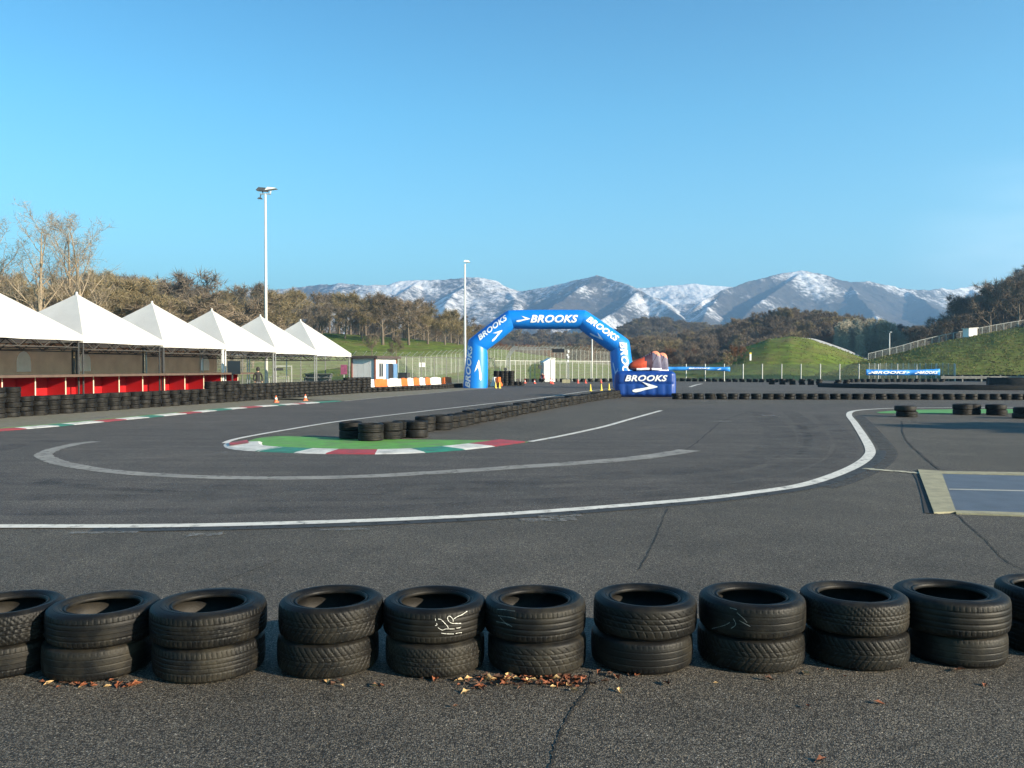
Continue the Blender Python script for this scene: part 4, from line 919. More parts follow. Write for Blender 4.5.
shoe = thing('giant_shoe', 'oversized running shoe with red orange toe, front one of the pair on the podium', 'shoe', (pb.x, YP+.42, PH-.01), -.06, 'pair of oversized shoes')
ub = shoe_part(lambda t, b_: min(b_+.10, t-.03), lambda t, b_: t, 1, True)
# finer rings so that the colour panels have clean edges
me = ub.mesh('upper', [M_so, M_sg, M_sd, M_sp], True)
bm = bmesh.new(); bm.from_mesh(me); bmesh.ops.subdivide_edges(bm, edges=bm.edges[:], cuts=2, use_grid_fill=True); bm.to_mesh(me); bm.free()
def zone(c):
    x = c.x/k12+447; z = 392-c.z/k12
    if x < 258 or (x < 330 and z > 352): return 2          # toe bumper
    if x < 440 and z > 238-(x-330)*.35: return 0
    if 440 <= x < 470 and z > 262: return 0
    if 548 < x and z < 150+(x-548)*.55: return 3             # collar, tongue and lining
    if x < 545: return 2
    return 2 if abs((x-560)+(z-260)*.5) < 8 else 1
for p in me.polygons: p.material_index = zone(p.center)
me.polygons.foreach_set('use_smooth', [True]*len(me.polygons)); link('upper', me, shoe)
me = shoe_part(lambda t, b_: b_, lambda t, b_: min(b_+.17, t-.02), 1.07, False).mesh('sole', M_sole, True)
for p in me.polygons:
    x = p.center.x/k12+447; p.material_index = 1 if x < 330 or 492 < x < 525 else 0
link('sole', me, shoe)
o = MB()
for k in range(5):
    x = 405+k*27; z = szz(212-k*14.5)-.012; o.tube([(sx(x), -.15, z-.07), (sx(x+6), -.07, z-.01), (sx(x+6), .07, z-.01), (sx(x), .15, z-.07)], .022, 6)
o.build('laces', M_sg, shoe, smooth=True)
c2 = copy_tree(shoe); c2.location = (pb.x+118*k12, YP+1.10, PH-.10); c2.rotation_euler = (0, 0, -.02)
c2['label'] = 'oversized running shoe half hidden behind the other, grey heel and white sole showing'

# ================================================================== GANTRY, TOWER, SIGNALS
YG = 96.0
def GP(px, py, Y=YG): return Vector((XZ(px, Y), 0, max(0, AT(px, py, Y).z)))
gan = thing('gantry', 'grey steel truss gantry over the far straight with a dark display', 'gantry', (0, YG, 0))
M_gal = mat('light grey steel', (.23, .24, .24), .45, .1, 4)
def truss(name, pts, w_, r=.05, step=.9):
    o = MB(); pts = spline(pts, 6)
    for dy in (-w_/2, w_/2):
        for s_ in (-1, 1):
            off = []
            for i, p in enumerate(pts):
                d = (pts[min(i+1, len(pts)-1)]-pts[max(i-1, 0)]).normalized(); n = Vector((-d.z, 0, d.x)); off.append(p+n*(s_*w_/2)+Vector((0, dy, 0)))
            o.tube(off, r, 6)
            if s_ == 1: up = off
            else: dn = off
        for i in range(0, len(pts)-1): o.bar(dn[i], up[i+1], r*1.2, r*1.2); 
        for i in range(0, len(pts), 2): o.bar(dn[i], up[i], r*1.2, r*1.2)
    return o.build(name, M_gal, gan)
truss('post', [GP(508, 383.6), GP(508.3, 370), GP(508.6, 357), GP(511.5, 351.6), GP(514.5, 348.4), GP(518, 348.2)], .34, .04)
truss('beam', [GP(519, 348.6), GP(530, 348.6), GP(540, 348.6), GP(564, 348.6)], .28, .035)
truss('post', [GP(568, 383.6), GP(568, 370), GP(567.6, 349)], .18, .035)
MB().box((XZ(558, YG), -.35, GP(0, 350.8).z), (12*YG/F, .35, 3.6*YG/F)).build('display', mat('black display', (.01, .01, .015), .4), gan)
o = MB()
for k, (x, y) in enumerate(((568.3, 351.5), (567.2, 355), (568.2, 357.2), (567.9, 361))): q = GP(x, y); o.box((q.x, -.3, q.z), (.18, .18, .26 if k != 1 else .2))
o.build('signal_lamps', mat('white signal box', (.8, .8, .78), .4), gan)
MB().box((XZ(566, YG), 0, .2), (.9, .6, .4)).build('footing', M_conc, gan)
dsc = thing('round_sign', 'round black sign hanging on the left gantry post', 'sign', (XZ(505.5, YG)-.0, YG-.5, GP(0, 369.2).z))
o = MB(); o.lathe([(0, -.03), (.19, -.03), (.19, .03), (0, .03)], 20); o.v = [(x, z, y) for x, y, z in o.v]; o.build('disc', M_dark, dsc); MB().bar((.05, .02, 0), (.28, .3, 0), .04, .04).build('bracket', M_steel, dsc)
tw = thing('tower', 'narrow white building with sloping top beside the far straight', 'building', (XZ(550, 103), 103, 0), .12)
o = MB(); k_ = 103/F
o.prism([(-6.2*k_, 0), (5.2*k_, 0), (5.2*k_, 22.8*k_), (1*k_, 23.2*k_), (-6.2*k_, 19*k_)], 0, 2.5); o.build('wall', M_panel, tw)
o = MB(); o.box((3.2*k_, -.03, 11.2*k_), (4*k_, .05, 22*k_)); o.build('front_panel', M_panelw, tw)
o = MB(); o.bar((1.1*k_, 1.2, 23.3*k_+.05), (-6.8*k_, 1.2, 18.9*k_+.05), 2.7, .08); o.bar((1.0*k_, 1.2, 23.35*k_+.05), (5.5*k_, 1.2, 22.95*k_+.05), 2.7, .08); o.build('roof', M_panelw, tw)
o = MB(); o.box((-9.5*k_, .3, 15.0*k_), (3.4*k_, .5, 4*k_)); o.build('side_cabinet', M_dark, tw)

# ================================================================== FENCES
M_mesh = wire('green grey wire', (.26, .29, .24), (.09, .12), .009)
M_meshw = wire('pale wire', (.38, .39, .35), (.10, .10), .007)
M_meshd = wire('dark green netting', (.030, .050, .035), (.06, .06), .012)
def fence(name, pts, h, step, lab, m, pm, cat='fence', pr=.035, rail=False, base=None, overhang=0.0, group=None):
    t_ = thing(name, lab, cat, (0, 0, 0), 0, group); base = base or (lambda p: p.z)
    q = [Vector(p) for p in pts]; cum = [0]
    for a, b in zip(q, q[1:]): cum.append(cum[-1]+(b-a).length)
    def at(s_):
        for i in range(len(q)-1):
            if s_ <= cum[i+1] or i == len(q)-2: return q[i].lerp(q[i+1], (s_-cum[i])/(cum[i+1]-cum[i]))
    n = max(1, int(round(cum[-1]/step))); P = [at(cum[-1]*k/n) for k in range(n+1)]
    nm_ = 0; o = None
    many = n+1 > 100; om = MB()
    for k, p in enumerate(P):
        d = P[min(k+1, n)]-P[max(k-1, 0)]; d.normalize(); nn = Vector((d.y, -d.x, 0))
        o = MB(); o.tube([p+Vector((0, 0, -.1)), p+Vector((0, 0, h))] + ([p+nn*overhang+Vector((0, 0, h+overhang*.8))] if overhang else []), pr, 6)
        o.build('post', pm, t_)
    me_v, me_f, uvs = [], [], []; acc_ = 0
    for k in range(n):
        a, b = P[k], P[k+1]; l = (b-a).length; i0 = len(me_v)
        d = (b-a).normalized(); nn = Vector((d.y, -d.x, 0))
        rows = [(.05, Vector((0, 0, 0))), (h-.05, Vector((0, 0, 0)))] + ([(h-.05+overhang*.8, nn*overhang)] if overhang else [])
        for z, of in rows: me_v += [a+of+Vector((0, 0, z))+nn*.04, b+of+Vector((0, 0, z))+nn*.04]; uvs += [(acc_, z), (acc_+l, z)]
        for r_ in range(len(rows)-1): me_f.append((i0+2*r_, i0+2*r_+1, i0+2*r_+3, i0+2*r_+2))
        acc_ += l
    o = MB(); o.add(me_v, me_f); ob = o.build('mesh_panel', m, t_); ul = ob.data.uv_layers.new(name='UVMap')
    for lp in ob.data.loops: ul.data[lp.index].uv = uvs[lp.vertex_index]
    if rail:
        o = MB()
        for a, b in zip(P, P[1:]):
            o.bar(a+Vector((0, 0, h)), b+Vector((0, 0, h)), pr*1.4, pr*1.4)
        o.build('rail', pm, t_)
    return t_
M_fpost = mat('grey fence post', (.40, .41, .40), .5, .15, 4, metal=.3); M_fdark = mat('dark fence post', (.10, .10, .095), .6, .2, 4); M_fpale = mat('pale fence post', (.40, .41, .38), .5, .12, 4)
fence('wire_fence', [(-30, 62, 0), (-19, 68.5, 0), (-14, 74.5, 0), (-9.6, 81, 0), (-4.6, 92, 0), (-2, 99, 0)], 2.75, 2.55, 'tall wire fence with dark posts behind the orange and white barriers', M_mesh, M_fdark, rail=True, pr=.05)
fence('wire_fence', [(-2, 99, 0), (3, 105, 0), (12.5, 110.5, 0), (18, 112, 0)], 2.55, .95, 'pale close-posted fence seen under the blue arch', M_meshw, M_fpale, rail=True, pr=.045)
fence('wire_fence', [(19.5, 107, 0), (30, 108, 0), (45, 108.2, 0), (56.5, 108.4, 0)], 2.2, 2.42, 'dark netted fence with evenly spaced grey posts before the grass mound', M_meshd, M_fpost, pr=.07)
fence('wire_fence', [(46.2, 110, 0), (57.2, 110, 0)], 2.3, .72, 'close set pale posts behind the blue banner on the right', M_meshw, M_fpale, pr=.05)
# blue banners on fences
M_ban = mat('blue banner cloth', (.02, .22, .66), .5, .1, 1.2)
def banner(pts, w_, lab, marks, y):
    """pts: (x, zmid, half height) along the cloth"""
    t_ = thing('banner', lab, 'banner', (0, y, 0)); o = MB(); q = []
    for i in range(len(pts)-1):
        for k in range(8):
            f = k/8; q.append([pts[i][j]+(pts[i+1][j]-pts[i][j])*f for j in range(3)])
    q.append(list(pts[-1])); fy = lambda x: .06*math.sin(x*2.3)+.03*math.sin(x*5.1)
    vs = []
    for x, z, hh in q: vs += [(x, fy(x), z-hh), (x, fy(x)-.03, z), (x, fy(x), z+hh)]
    n = len(q); o.add(vs, [(3*i+r_, 3*i+3+r_, 3*i+4+r_, 3*i+1+r_) for i in range(n-1) for r_ in (0, 1)]); b_ = o.build('cloth', M_ban, t_, smooth=True)
    sol = b_.modifiers.new('thickness', 'SOLIDIFY'); sol.thickness = .01
    for shape, cx_, cz_, hgt, stt in marks:
        flat('lettering' if shape is TXT else 'logo', shape, cx_, cz_, hgt, M_print, t_, -.16, stt)
    return t_
YB = 106.0; kb = YB/F
bx = lambda px: XZ(px, YB)
bz = lambda py: AT(0, py, YB).z
banner([(bx(866), bz(372.3), .36), (bx(880), bz(372.5), .34), (bx(900), bz(372.6), .33), (bx(920), bz(372.5), .34), (bx(940), bz(372), .40)], 0, 'blue banner with white lettering on the right-hand fence by the grass bank', [(CH, bx(871), bz(372.4), .34, 2.2), (TXT, bx(889), bz(372.4), .34, 1.9), (CH, bx(917), bz(372.4), .34, 1.9), (TXT, bx(928), bz(372.4), .36, 1.0), (CH, bx(907.5), bz(372.4), .25, 1.6)], YB)
banner([(bx(664), bz(368.8), .24), (bx(684), bz(368.6), .22), (bx(700), bz(368.3), .17), (bx(715), bz(368.9), .22), (bx(730), bz(369.2), .28)], 0, 'narrow blue banner on the fence just right of the giant shoe', [(TXT, bx(699), bz(368.3), .16, 2.6), (CH, bx(719), bz(369), .2, 2.2)], YB)
# right-hand guard rail and rubber belt barrier
gr = thing('guard_rail', 'grey steel guard rail with posts at the foot of the grass bank', 'guard rail', (0, 103, 0))
o = MB()
M_raild = mat('weathered rail', (.17, .17, .165), .7, .25, 3, metal=.2)
for z0 in (.55, ): 
    o.prism([(-.0, z0-.16), (.06, z0-.1), (0, z0), (.06, z0+.1), (0, z0+.16), (-.03, z0+.16), (.03, z0+.1), (-.03, z0), (.03, z0-.1), (-.03, z0-.16)], 0, 30); 
o.v = [(XZ(941, 103)+y, x, z) for x, y, z in o.v]; o.build('rail', M_raild, gr)
for k in range(9): MB().box((XZ(944, 103)+k*2.3, .12, .4), (.14, .12, .8)).build('post', M_raild, gr)
bb = thing('belt_barrier', 'long low black rubber belt barrier along the far right of the track', 'barrier', (0, 0, 0))
q = spline([G(x, y) for x, y in ((820, 387.0), (850, 388.0), (900, 389.0), (960, 389.9), (1030, 390.4), (1120, 390.6))], 10)
o = MB(); vs = []
for i, p in enumerate(q):
    d = q[min(i+1, len(q)-1)]-q[max(i-1, 0)]; d.normalize(); n = Vector((-d.y, d.x, 0)); h_ = .36+.08*(i/len(q))+R.uniform(-.02, .02)
    for a, z in ((-.25, 0), (-.27, h_*.7), (-.18, h_), (.18, h_), (.27, h_*.7), (.25, 0)): vs.append(p+n*a+Vector((0, 0, z)))
o.add(vs, [(6*i+j, 6*i+j+1, 6*i+j+7, 6*i+j+6) for i in range(len(q)-1) for j in range(5)]+[(0, 1, 2, 3, 4, 5)]); o.build('belt', M_rubfar, bb, smooth=True)
bb = thing('belt_barrier', 'higher black rubber belt barrier at the right edge beneath the guard rail', 'barrier', (0, 0, 0))
q = spline([G(x, y) for x, y in ((988, 386.6), (1010, 387), (1060, 387.2), (1110, 387.2))], 10); o = MB(); vs = []
for i, p in enumerate(q):
    h_ = .85+R.uniform(-.03, .03)
    for a, z in ((-.3, 0), (-.32, h_*.7), (-.2, h_), (.2, h_), (.32, h_*.7), (.3, 0)): vs.append(p+Vector((0, a, z)))
o.add(vs, [(6*i+j, 6*i+j+1, 6*i+j+7, 6*i+j+6) for i in range(len(q)-1) for j in range(5)]+[(5, 4, 3, 2, 1, 0)]); o.build('belt', M_rubfar, bb, smooth=True)
# things half seen under the tents and behind the barriers
bn = thing('bench_stack', 'dark grey metal benches stacked under the last white tents', 'benches', AT(315, 386, 63)*1, ANG*.4); bn.location.z = 0
o = MB()
for k in range(4): o.box((0, .25*k, .45+.28*k), (2.1, .32, .05)); o.box((0, .25*k+.14, .3+.28*k), (2.1, .03, .22))
for x in (-.9, 0, .9): o.bar((x, -.1, 0), (x, .9, 1.25), .06, .06); o.bar((x, .9, 0), (x, .9, 1.25), .06, .06)
o.build('seat_boards', mat('blue grey metal', (.12, .13, .14), .5, .1, 4), bn)
gt = thing('metal_gate', 'white tubular crowd gate behind the tyre wall under the tents', 'gate', AT(279, 387, 59)*1, -.1); gt.location.z = 0
o = MB(); o.tube([(-.7, 0, 0), (-.7, 0, 1.15), (.7, 0, 1.15), (.7, 0, 0)], .03, 8); o.tube([(-.7, 0, .25), (.7, 0, .25)], .025, 6); o.build('frame', M_fpale, gt)
o = MB()
for k in range(9): o.tube([(-.56+k*.14, 0, .25), (-.56+k*.14, 0, 1.15)], .012, 5)
o.build('bars', M_fpale, gt)
sg = thing('notice_board', 'white framed board behind the white tents', 'sign', AT(284, 387, 66)*1, 0); sg.location.z = 0
o = MB(); o.bar((-.6, 0, 0), (-.6, 0, 1.9), .06, .06); o.bar((.6, 0, 0), (.6, 0, 1.9), .06, .06); o.bar((-.6, 0, 1.87), (.6, 0, 1.87), .07, .07); o.build('frame', M_fpale, sg)
MB().box((-.45, -.02, 1.62), (.8, .04, .2)).build('board', M_dark, sg)
sg = thing('notice_board', 'small purple and white notice board beside the hut', 'sign', AT(344, 387, 66)*1, 0); sg.location.z = 0
MB().box((0, 0, 1.6), (.5, .04, .75)).build('board', mat('purple notice', (.22, .06, .12), .5, .3, 9), sg); MB().bar((0, .04, 0), (0, .04, 1.9), .06, .06).build('post', M_fpale, sg)
sg = thing('notice_board', 'small white sign hanging on the wire fence between the hut and the arch', 'sign', AT(422, 364.8, 83.5)*1, .4)
MB().box((0, 0, 0), (.62, .03, .42)).build('board', M_wpole, sg); MB().box((0, -.012, 0), (.36, .03, .12)).build('faded_print', mat('grey print', (.45, .45, .45), .6), sg)
cb = thing('crate', 'dark box standing on the ground right of the blue door', 'box', AT(404, 385, 68)*1, ANG); cb.location.z = 0
MB().box((0, 0, .65), (.75, .6, 1.3)).build('body', M_dark, cb); MB().box((0, 0, 1.32), (.8, .65, .05)).build('lid', M_dark, cb)
# ================================================================== HILLS
def smooth(t): t = np.clip(t, 0, 1); return t*t*(3-2*t)
def vnoise(x, y, seed=0):
    """value noise on arrays"""
    xi, yi = np.floor(x).astype(np.int64), np.floor(y).astype(np.int64); xf, yf = x-xi, y-yi
    def h(a, b):
        n = (a*374761393+b*668265263+seed*974711) & 0xffffffff; n = ((n ^ (n >> 13))*1274126177) & 0xffffffff; return ((n ^ (n >> 16)) & 0xffff)/65535.0
    u, v = xf*xf*(3-2*xf), yf*yf*(3-2*yf)
    return (h(xi, yi)*(1-u)+h(xi+1, yi)*u)*(1-v)+(h(xi, yi+1)*(1-u)+h(xi+1, yi+1)*u)*v
def fbm(x, y, o=5, seed=0, ridged=False):
    s, a, t = 0, .5, 0
    for k in range(o):
        n = vnoise(x*2**k+k*17.3, y*2**k-k*9.1, seed+k)
        if ridged: n = 1-abs(2*n-1)
        s = s+a*n; t += a; a *= .5
    return s/t
def zat(py, Y): return H0+(367.0-py)*Y/F
def polar(name, px0, px1, nc, Ys, zf, m, label=None, kind='structure'):
    px = np.linspace(px0, px1, nc)[None, :]; Yv = np.array(Ys)[:, None]; X = (px-CX)/F*Yv; Yb = Yv+0*px
    Z = zf(px+0*Yv, Yb)
    o = link(name, grid_mesh(name, np.stack([X, Yb, Z], -1), m)); return tag(o, kind=kind)
# left meadow hill
LX = [-500, -200, 0, 150, 260, 330, 400, 460, 500, 560, 610, 650, 700, 760]; LYC = [318, 322, 328, 330, 330, 333, 338, 344, 349.5, 358.5, 364.5, 368, 370, 371]
def z_left(px, Y):
    zc = zat(np.interp(px, LX, LYC), 215.0); t = (Y-112)/(215-112)
    z = -.35+(zc+.35)*np.where(t < 1, smooth(t*.5+.0)*2*.92+.08*smooth(t), 1+(Y-215)*.0012)
    return z+ .35*(fbm(px*Y*.00008, Y*.04, 3, 5)-.5)*np.clip(t*4, 0, 1)
polar('hillside', -520, 760, 150, np.concatenate([np.linspace(112, 240, 50), np.linspace(246, 520, 30)]), z_left, M_grass)
# grass mound in the middle
MXp = [640, 690, 720, 745, 768, 790, 812, 840, 870, 900, 930, 960]; MYc = [372, 370, 362, 347.5, 339.5, 336.8, 339.5, 349.5, 361, 369, 371, 372]
def z_mound(px, Y):
    zc = zat(np.interp(px, MXp, MYc), 165.0); t = np.where(Y < 165, (Y-116)/49, 1-(Y-165)/75)
    return -.4+(zc+.4)*smooth(t)+.25*(fbm(px*.05, Y*.12, 3, 8)-.5)
polar('grass_mound', 640, 960, 110, np.linspace(116, 236, 60), z_mound, M_grass)
# grass bank on the right, crest carries a fence; continues outside the frame, raised there to cast shade
BX = [800, 830, 865, 900, 935, 970, 1000, 1024, 1060, 1100, 1250, 1500, 1900]; BY = [371, 367, 361.5, 353, 343.5, 337.5, 331, 327.5, 318, 300, 280, 250, 225]
def z_bank(px, Y):
    zc = zat(np.interp(px, BX, BY), 150.0); t = (Y-113)/37.0
    return -.4+(zc+.4)*np.where(t < 1, np.sin(np.clip(t, 0, 1)*PI/2)**1.15, 1+(Y-150)*.0009)+.4*(fbm(px*.06, Y*.15, 4, 3)-.5)*np.clip(t*3, 0, 1)
M_bank = mat('rough bank grass', (.095, .118, .028), .92, .5, 1.3, bump=.8, bscale=5, spec=.1, dirt=(.11, .085, .035), dscale=.55, damt=.65)
polar('grass_bank', 800, 1900, 190, np.concatenate([np.linspace(113, 155, 40), np.linspace(158, 260, 20)]), z_bank, M_bank)
# tufts that give the bank a rough face
def tufts(n, px0, px1, Y0, Y1, zf, m, name, lab, h):
    o = MB()
    for k in range(n):
        px = R.uniform(px0, px1); Y = R.uniform(Y0, Y1); z = float(zf(np.array([px]), np.array([Y]))[0]); X = XZ(px, Y)
        if z < .2: continue
        for j in range(5):
            a = R.uniform(0, 6.28); l = h*R.uniform(.5, 1.3); w_ = l*.22
            o.add([(X+math.cos(a)*w_, Y+math.sin(a)*w_, z-.05), (X-math.cos(a)*w_, Y-math.sin(a)*w_, z-.05), (X+R.uniform(-1, 1)*l*.8, Y+R.uniform(-1, 1)*l*.8, z+l*.7)], [(0, 1, 2)], R.choice([0, 0, 1]))
    return tag(o.build(name, m), lab, 'grass', kind='stuff')
M_tuft = mat('grass tuft', (.115, .145, .032), .9, .5, .6); M_tuft2 = mat('dry tuft', (.16, .12, .05), .9, .4, .6)
tufts(5200, 815, 1120, 113.5, 150, z_bank, [M_tuft, M_tuft2], 'bank_grass', 'rough tufted grass on the right-hand bank', .27)
tufts(1600, 690, 900, 120, 166, z_mound, [M_tuft, M_tuft2], 'mound_grass', 'short tufts on the grass mound', .25)
tufts(2600, 250, 700, 116, 215, z_left, [M_tuft, M_tuft2], 'meadow_grass', 'short tufts on the sloping green meadow', .25)
# wooded hills behind
M_litter = mat('woodland floor', (.08, .058, .038), .95, .4, .2, dirt=(.05, .05, .03), dscale=.05, damt=.6)
WX = [440, 500, 560, 620, 660, 690, 715, 740, 765, 790, 830, 870, 900, 930, 960, 985, 1005, 1024, 1100, 1300, 1800]
WY = [364, 364, 363, 362, 360, 356, 350, 342, 336, 334, 336, 343, 350, 350, 338, 322, 308, 297, 272, 250, 240]
def z_wood(px, Y):
    zc = zat(np.interp(px, WX, WY), 330.0); t = (Y-235)/95.0
    return -1+(zc+1)*np.where(t < 1, smooth(t), 1-(Y-330)*.0012)+2.0*(fbm(px*.02, Y*.02, 3, 11)-.5)*np.clip(t, 0, 1)
polar('wooded_hill', 440, 1800, 160, np.linspace(225, 470, 50), z_wood, M_litter)
VX = [200, 380, 440, 480, 520, 560, 600, 625, 645, 670, 690, 720, 800, 900, 1100]; VY = [342, 344, 342, 339, 340, 342, 341, 336, 329, 328, 333, 337, 338, 340, 336]
def z_ridge(px, Y):
    zc = zat(np.interp(px, VX, VY), 760.0); t = (Y-470)/290.0
    return -2+(zc+2)*np.where(t < 1, smooth(t*.93+.07*np.sin(px*.09)*np.clip(1-t, 0, 1)), 1-(Y-760)*.0006)+9*(fbm(px*.022, Y*.008, 4, 21)-.5)*np.clip(t*2, 0, 1)
polar('far_wooded_ridge', 150, 1150, 200, np.linspace(460, 1100, 60), z_ridge, M_litter)

# ------------------------------------------------------------------ snowy mountains
def mountain_mat():
    m, t, b = base_mat('mountain'); N = t.nodes.new; L = t.links.new
    co = N('ShaderNodeTexCoord').outputs['Object']; at_ = N('ShaderNodeAttribute'); at_.attribute_name = 'snow'
    n = N('ShaderNodeTexNoise'); n.inputs['Scale'].default_value = .045; n.inputs['Detail'].default_value = 9; n.inputs['Roughness'].default_value = .72; L(co, n.inputs[0])
    ad = N('ShaderNodeMath'); ad.operation = 'MULTIPLY_ADD'; ad.inputs[1].default_value = 1.75; L(n.outputs[0], ad.inputs[0]); L(at_.outputs['Fac'], ad.inputs[2])
    mr = N('ShaderNodeMapRange'); mr.inputs[1].default_value = 1.20; mr.inputs[2].default_value = 1.62; L(ad.outputs[0], mr.inputs[0])
    n2 = N('ShaderNodeTexNoise'); n2.inputs['Scale'].default_value = .03; n2.inputs['Detail'].default_value = 7; L(co, n2.inputs[0])
    rk = N('ShaderNodeMix'); rk.data_type = 'RGBA'; L(n2.outputs[0], rk.inputs[0]); rk.inputs[6].default_value = (.040, .043, .042, 1); rk.inputs[7].default_value = (.125, .10, .085, 1)
    mi = N('ShaderNodeMix'); mi.data_type = 'RGBA'; L(mr.outputs[0], mi.inputs[0]); L(rk.outputs[2], mi.inputs[6]); mi.inputs[7].default_value = (.84, .83, .83, 1)
    L(mi.outputs[2], b.inputs['Base Color']); b.inputs['Roughness'].default_value = .9; b.inputs['Specular IOR Level'].default_value = .1
    bp = N('ShaderNodeBump'); bp.inputs['Strength'].default_value = .9; bp.inputs['Distance'].default_value = 14; L(n2.outputs[0], bp.inputs['Height']); L(bp.outputs[0], b.inputs['Normal'])
    return m
def P3(px, py, Y): return np.array([XZ(px, Y), Y, zat(py, Y)])
RIDGES = [ # (points (px, py, Y), side slope)
 ([(120, 300, 3900), (230, 292, 3900), (300, 288, 3900), (325, 285, 3900), (345, 283.5, 3850), (367, 285.5, 3800), (388, 284.5, 3800), (400, 281.5, 3800), (420, 280.5, 3800), (450, 279.5, 3800), (478, 277.5, 3800), (492, 280, 3800), (503, 286, 3850), (520, 291, 3900)], .50),
 ([(520, 291.5, 3700), (545, 287.5, 3650), (565, 284, 3600), (582, 279, 3550), (597, 275.5, 3500), (612, 279.5, 3450), (640, 290, 3300), (665, 305, 3100), (686, 322, 2900), (700, 345, 2700)], .62),
 ([(600, 292, 4700), (640, 288.5, 4700), (655, 286.5, 4700), (672, 284.5, 4700), (690, 284, 4700), (702, 285.5, 4700), (730, 287, 4700), (760, 290, 4700)], .45),
 ([(690, 312, 3150), (705, 300, 3300), (722, 291, 3400), (745, 283, 3500), (770, 277, 3550), (785, 273.5, 3600), (800, 271.3, 3600), (815, 273.5, 3600), (830, 277.5, 3600), (850, 281.5, 3650), (870, 282.5, 3700), (885, 286, 3750), (905, 288.5, 3800), (930, 289.5, 3900), (950, 289.5, 4000), (970, 286.5, 4100), (983, 285.5, 4150), (1010, 288, 4200), (1100, 286, 4200)], .60),
 ([(597, 277, 3500), (575, 292, 3300), (555, 305, 3100), (530, 320, 2850)], .6),
 ([(478, 279, 3800), (455, 292, 3550), (445, 305, 3300), (450, 322, 3000)], .55), ([(420, 282, 3800), (400, 294, 3500), (385, 308, 3200)], .55), ([(503, 287, 3850), (515, 300, 3500), (512, 316, 3150)], .5), ([(345, 285, 3850), (340, 300, 3500), (330, 315, 3200)], .5),
 ([(640, 290, 3300), (622, 306, 3050), (600, 322, 2800)], .6), ([(800, 273, 3600), (775, 292, 3300), (750, 310, 3000), (735, 325, 2750)], .6), ([(850, 283, 3650), (858, 298, 3300), (872, 312, 3000), (880, 325, 2750)], .55), ([(905, 290, 3800), (925, 302, 3450), (945, 316, 3100)], .5), ([(722, 293, 3400), (708, 308, 3100), (700, 325, 2800)], .6), ([(970, 288, 4100), (985, 300, 3700), (990, 316, 3300)], .5)]
px = np.linspace(80, 1130, 620)[None, :]; Yv = np.linspace(2550, 5000, 300)[:, None]; X = (px-CX)/F*Yv; Yb = Yv+0*px
wx = X+120*(fbm(X*.0022, Yb*.0022, 3, 31)-.5); wy = Yb+120*(fbm(X*.0022+50, Yb*.0022, 3, 37)-.5)
Z = np.full(X.shape, -1e9)
for ptsr, sl_ in RIDGES:
    q = [P3(*p) for p in ptsr]
    for a, b in zip(q, q[1:]):
        ab = b[:2]-a[:2]; t = np.clip(((X-a[0])*ab[0]+(Yb-a[1])*ab[1])/(ab@ab), 0, 1)
        dx, dy = X-(a[0]+t*ab[0]), Yb-(a[1]+t*ab[1]); dd = np.hypot(dx, dy)
        dw = dd+np.minimum(dd, 160)*.9*(fbm(X*.004, Yb*.004, 4, 41, True)-.5)
        Z = np.maximum(Z, a[2]+(b[2]-a[2])*t-sl_*(dw**1.0)+.00022*np.minimum(dw, 900)**2)
rel = np.clip((Z-60)/250, 0, 1)
er = fbm(wx*.0075, wy*.0075, 5, 51, True); Z = Z+(er-.55)*30*(.35+.65*rel)*np.clip(1.1-rel*.55, .2, 1)
Z = Z+6*(fbm(X*.03, Yb*.03, 3, 61)-.5); Z = np.maximum(Z, -8)
mm = grid_mesh('mountains', np.stack([X, Yb, Z], -1), mountain_mat())
# snow lies high up and in clearings, thin under the bare woods near the ridge tops of the nearer summits
gx = np.gradient(Z, axis=1)/np.maximum(np.gradient(X, axis=1), 1e-3); gy = np.gradient(Z, axis=0)/np.gradient(Yb, axis=0)
open_ = fbm(X*.0032+9, Yb*.0032, 3, 71); sn = np.clip((Z-120)/260, 0, 1)*.42+(open_-.5)*1.35+.05
sn = sn+np.clip(er-.55, -.3, .3)*.6
sn = sn+np.interp(px+0*Yv, [280, 400, 480, 560, 620, 700, 780, 830, 900, 980], [.16, .20, .22, .12, .12, .06, -.20, -.18, -.06, .02])
sn = np.where(Yb > 4300, sn+.25, sn)
at = mm.attributes.new('snow', 'FLOAT', 'POINT'); at.data.foreach_set('value', sn.reshape(-1).astype(np.float32))
tag(link('mountains', mm), kind='structure')

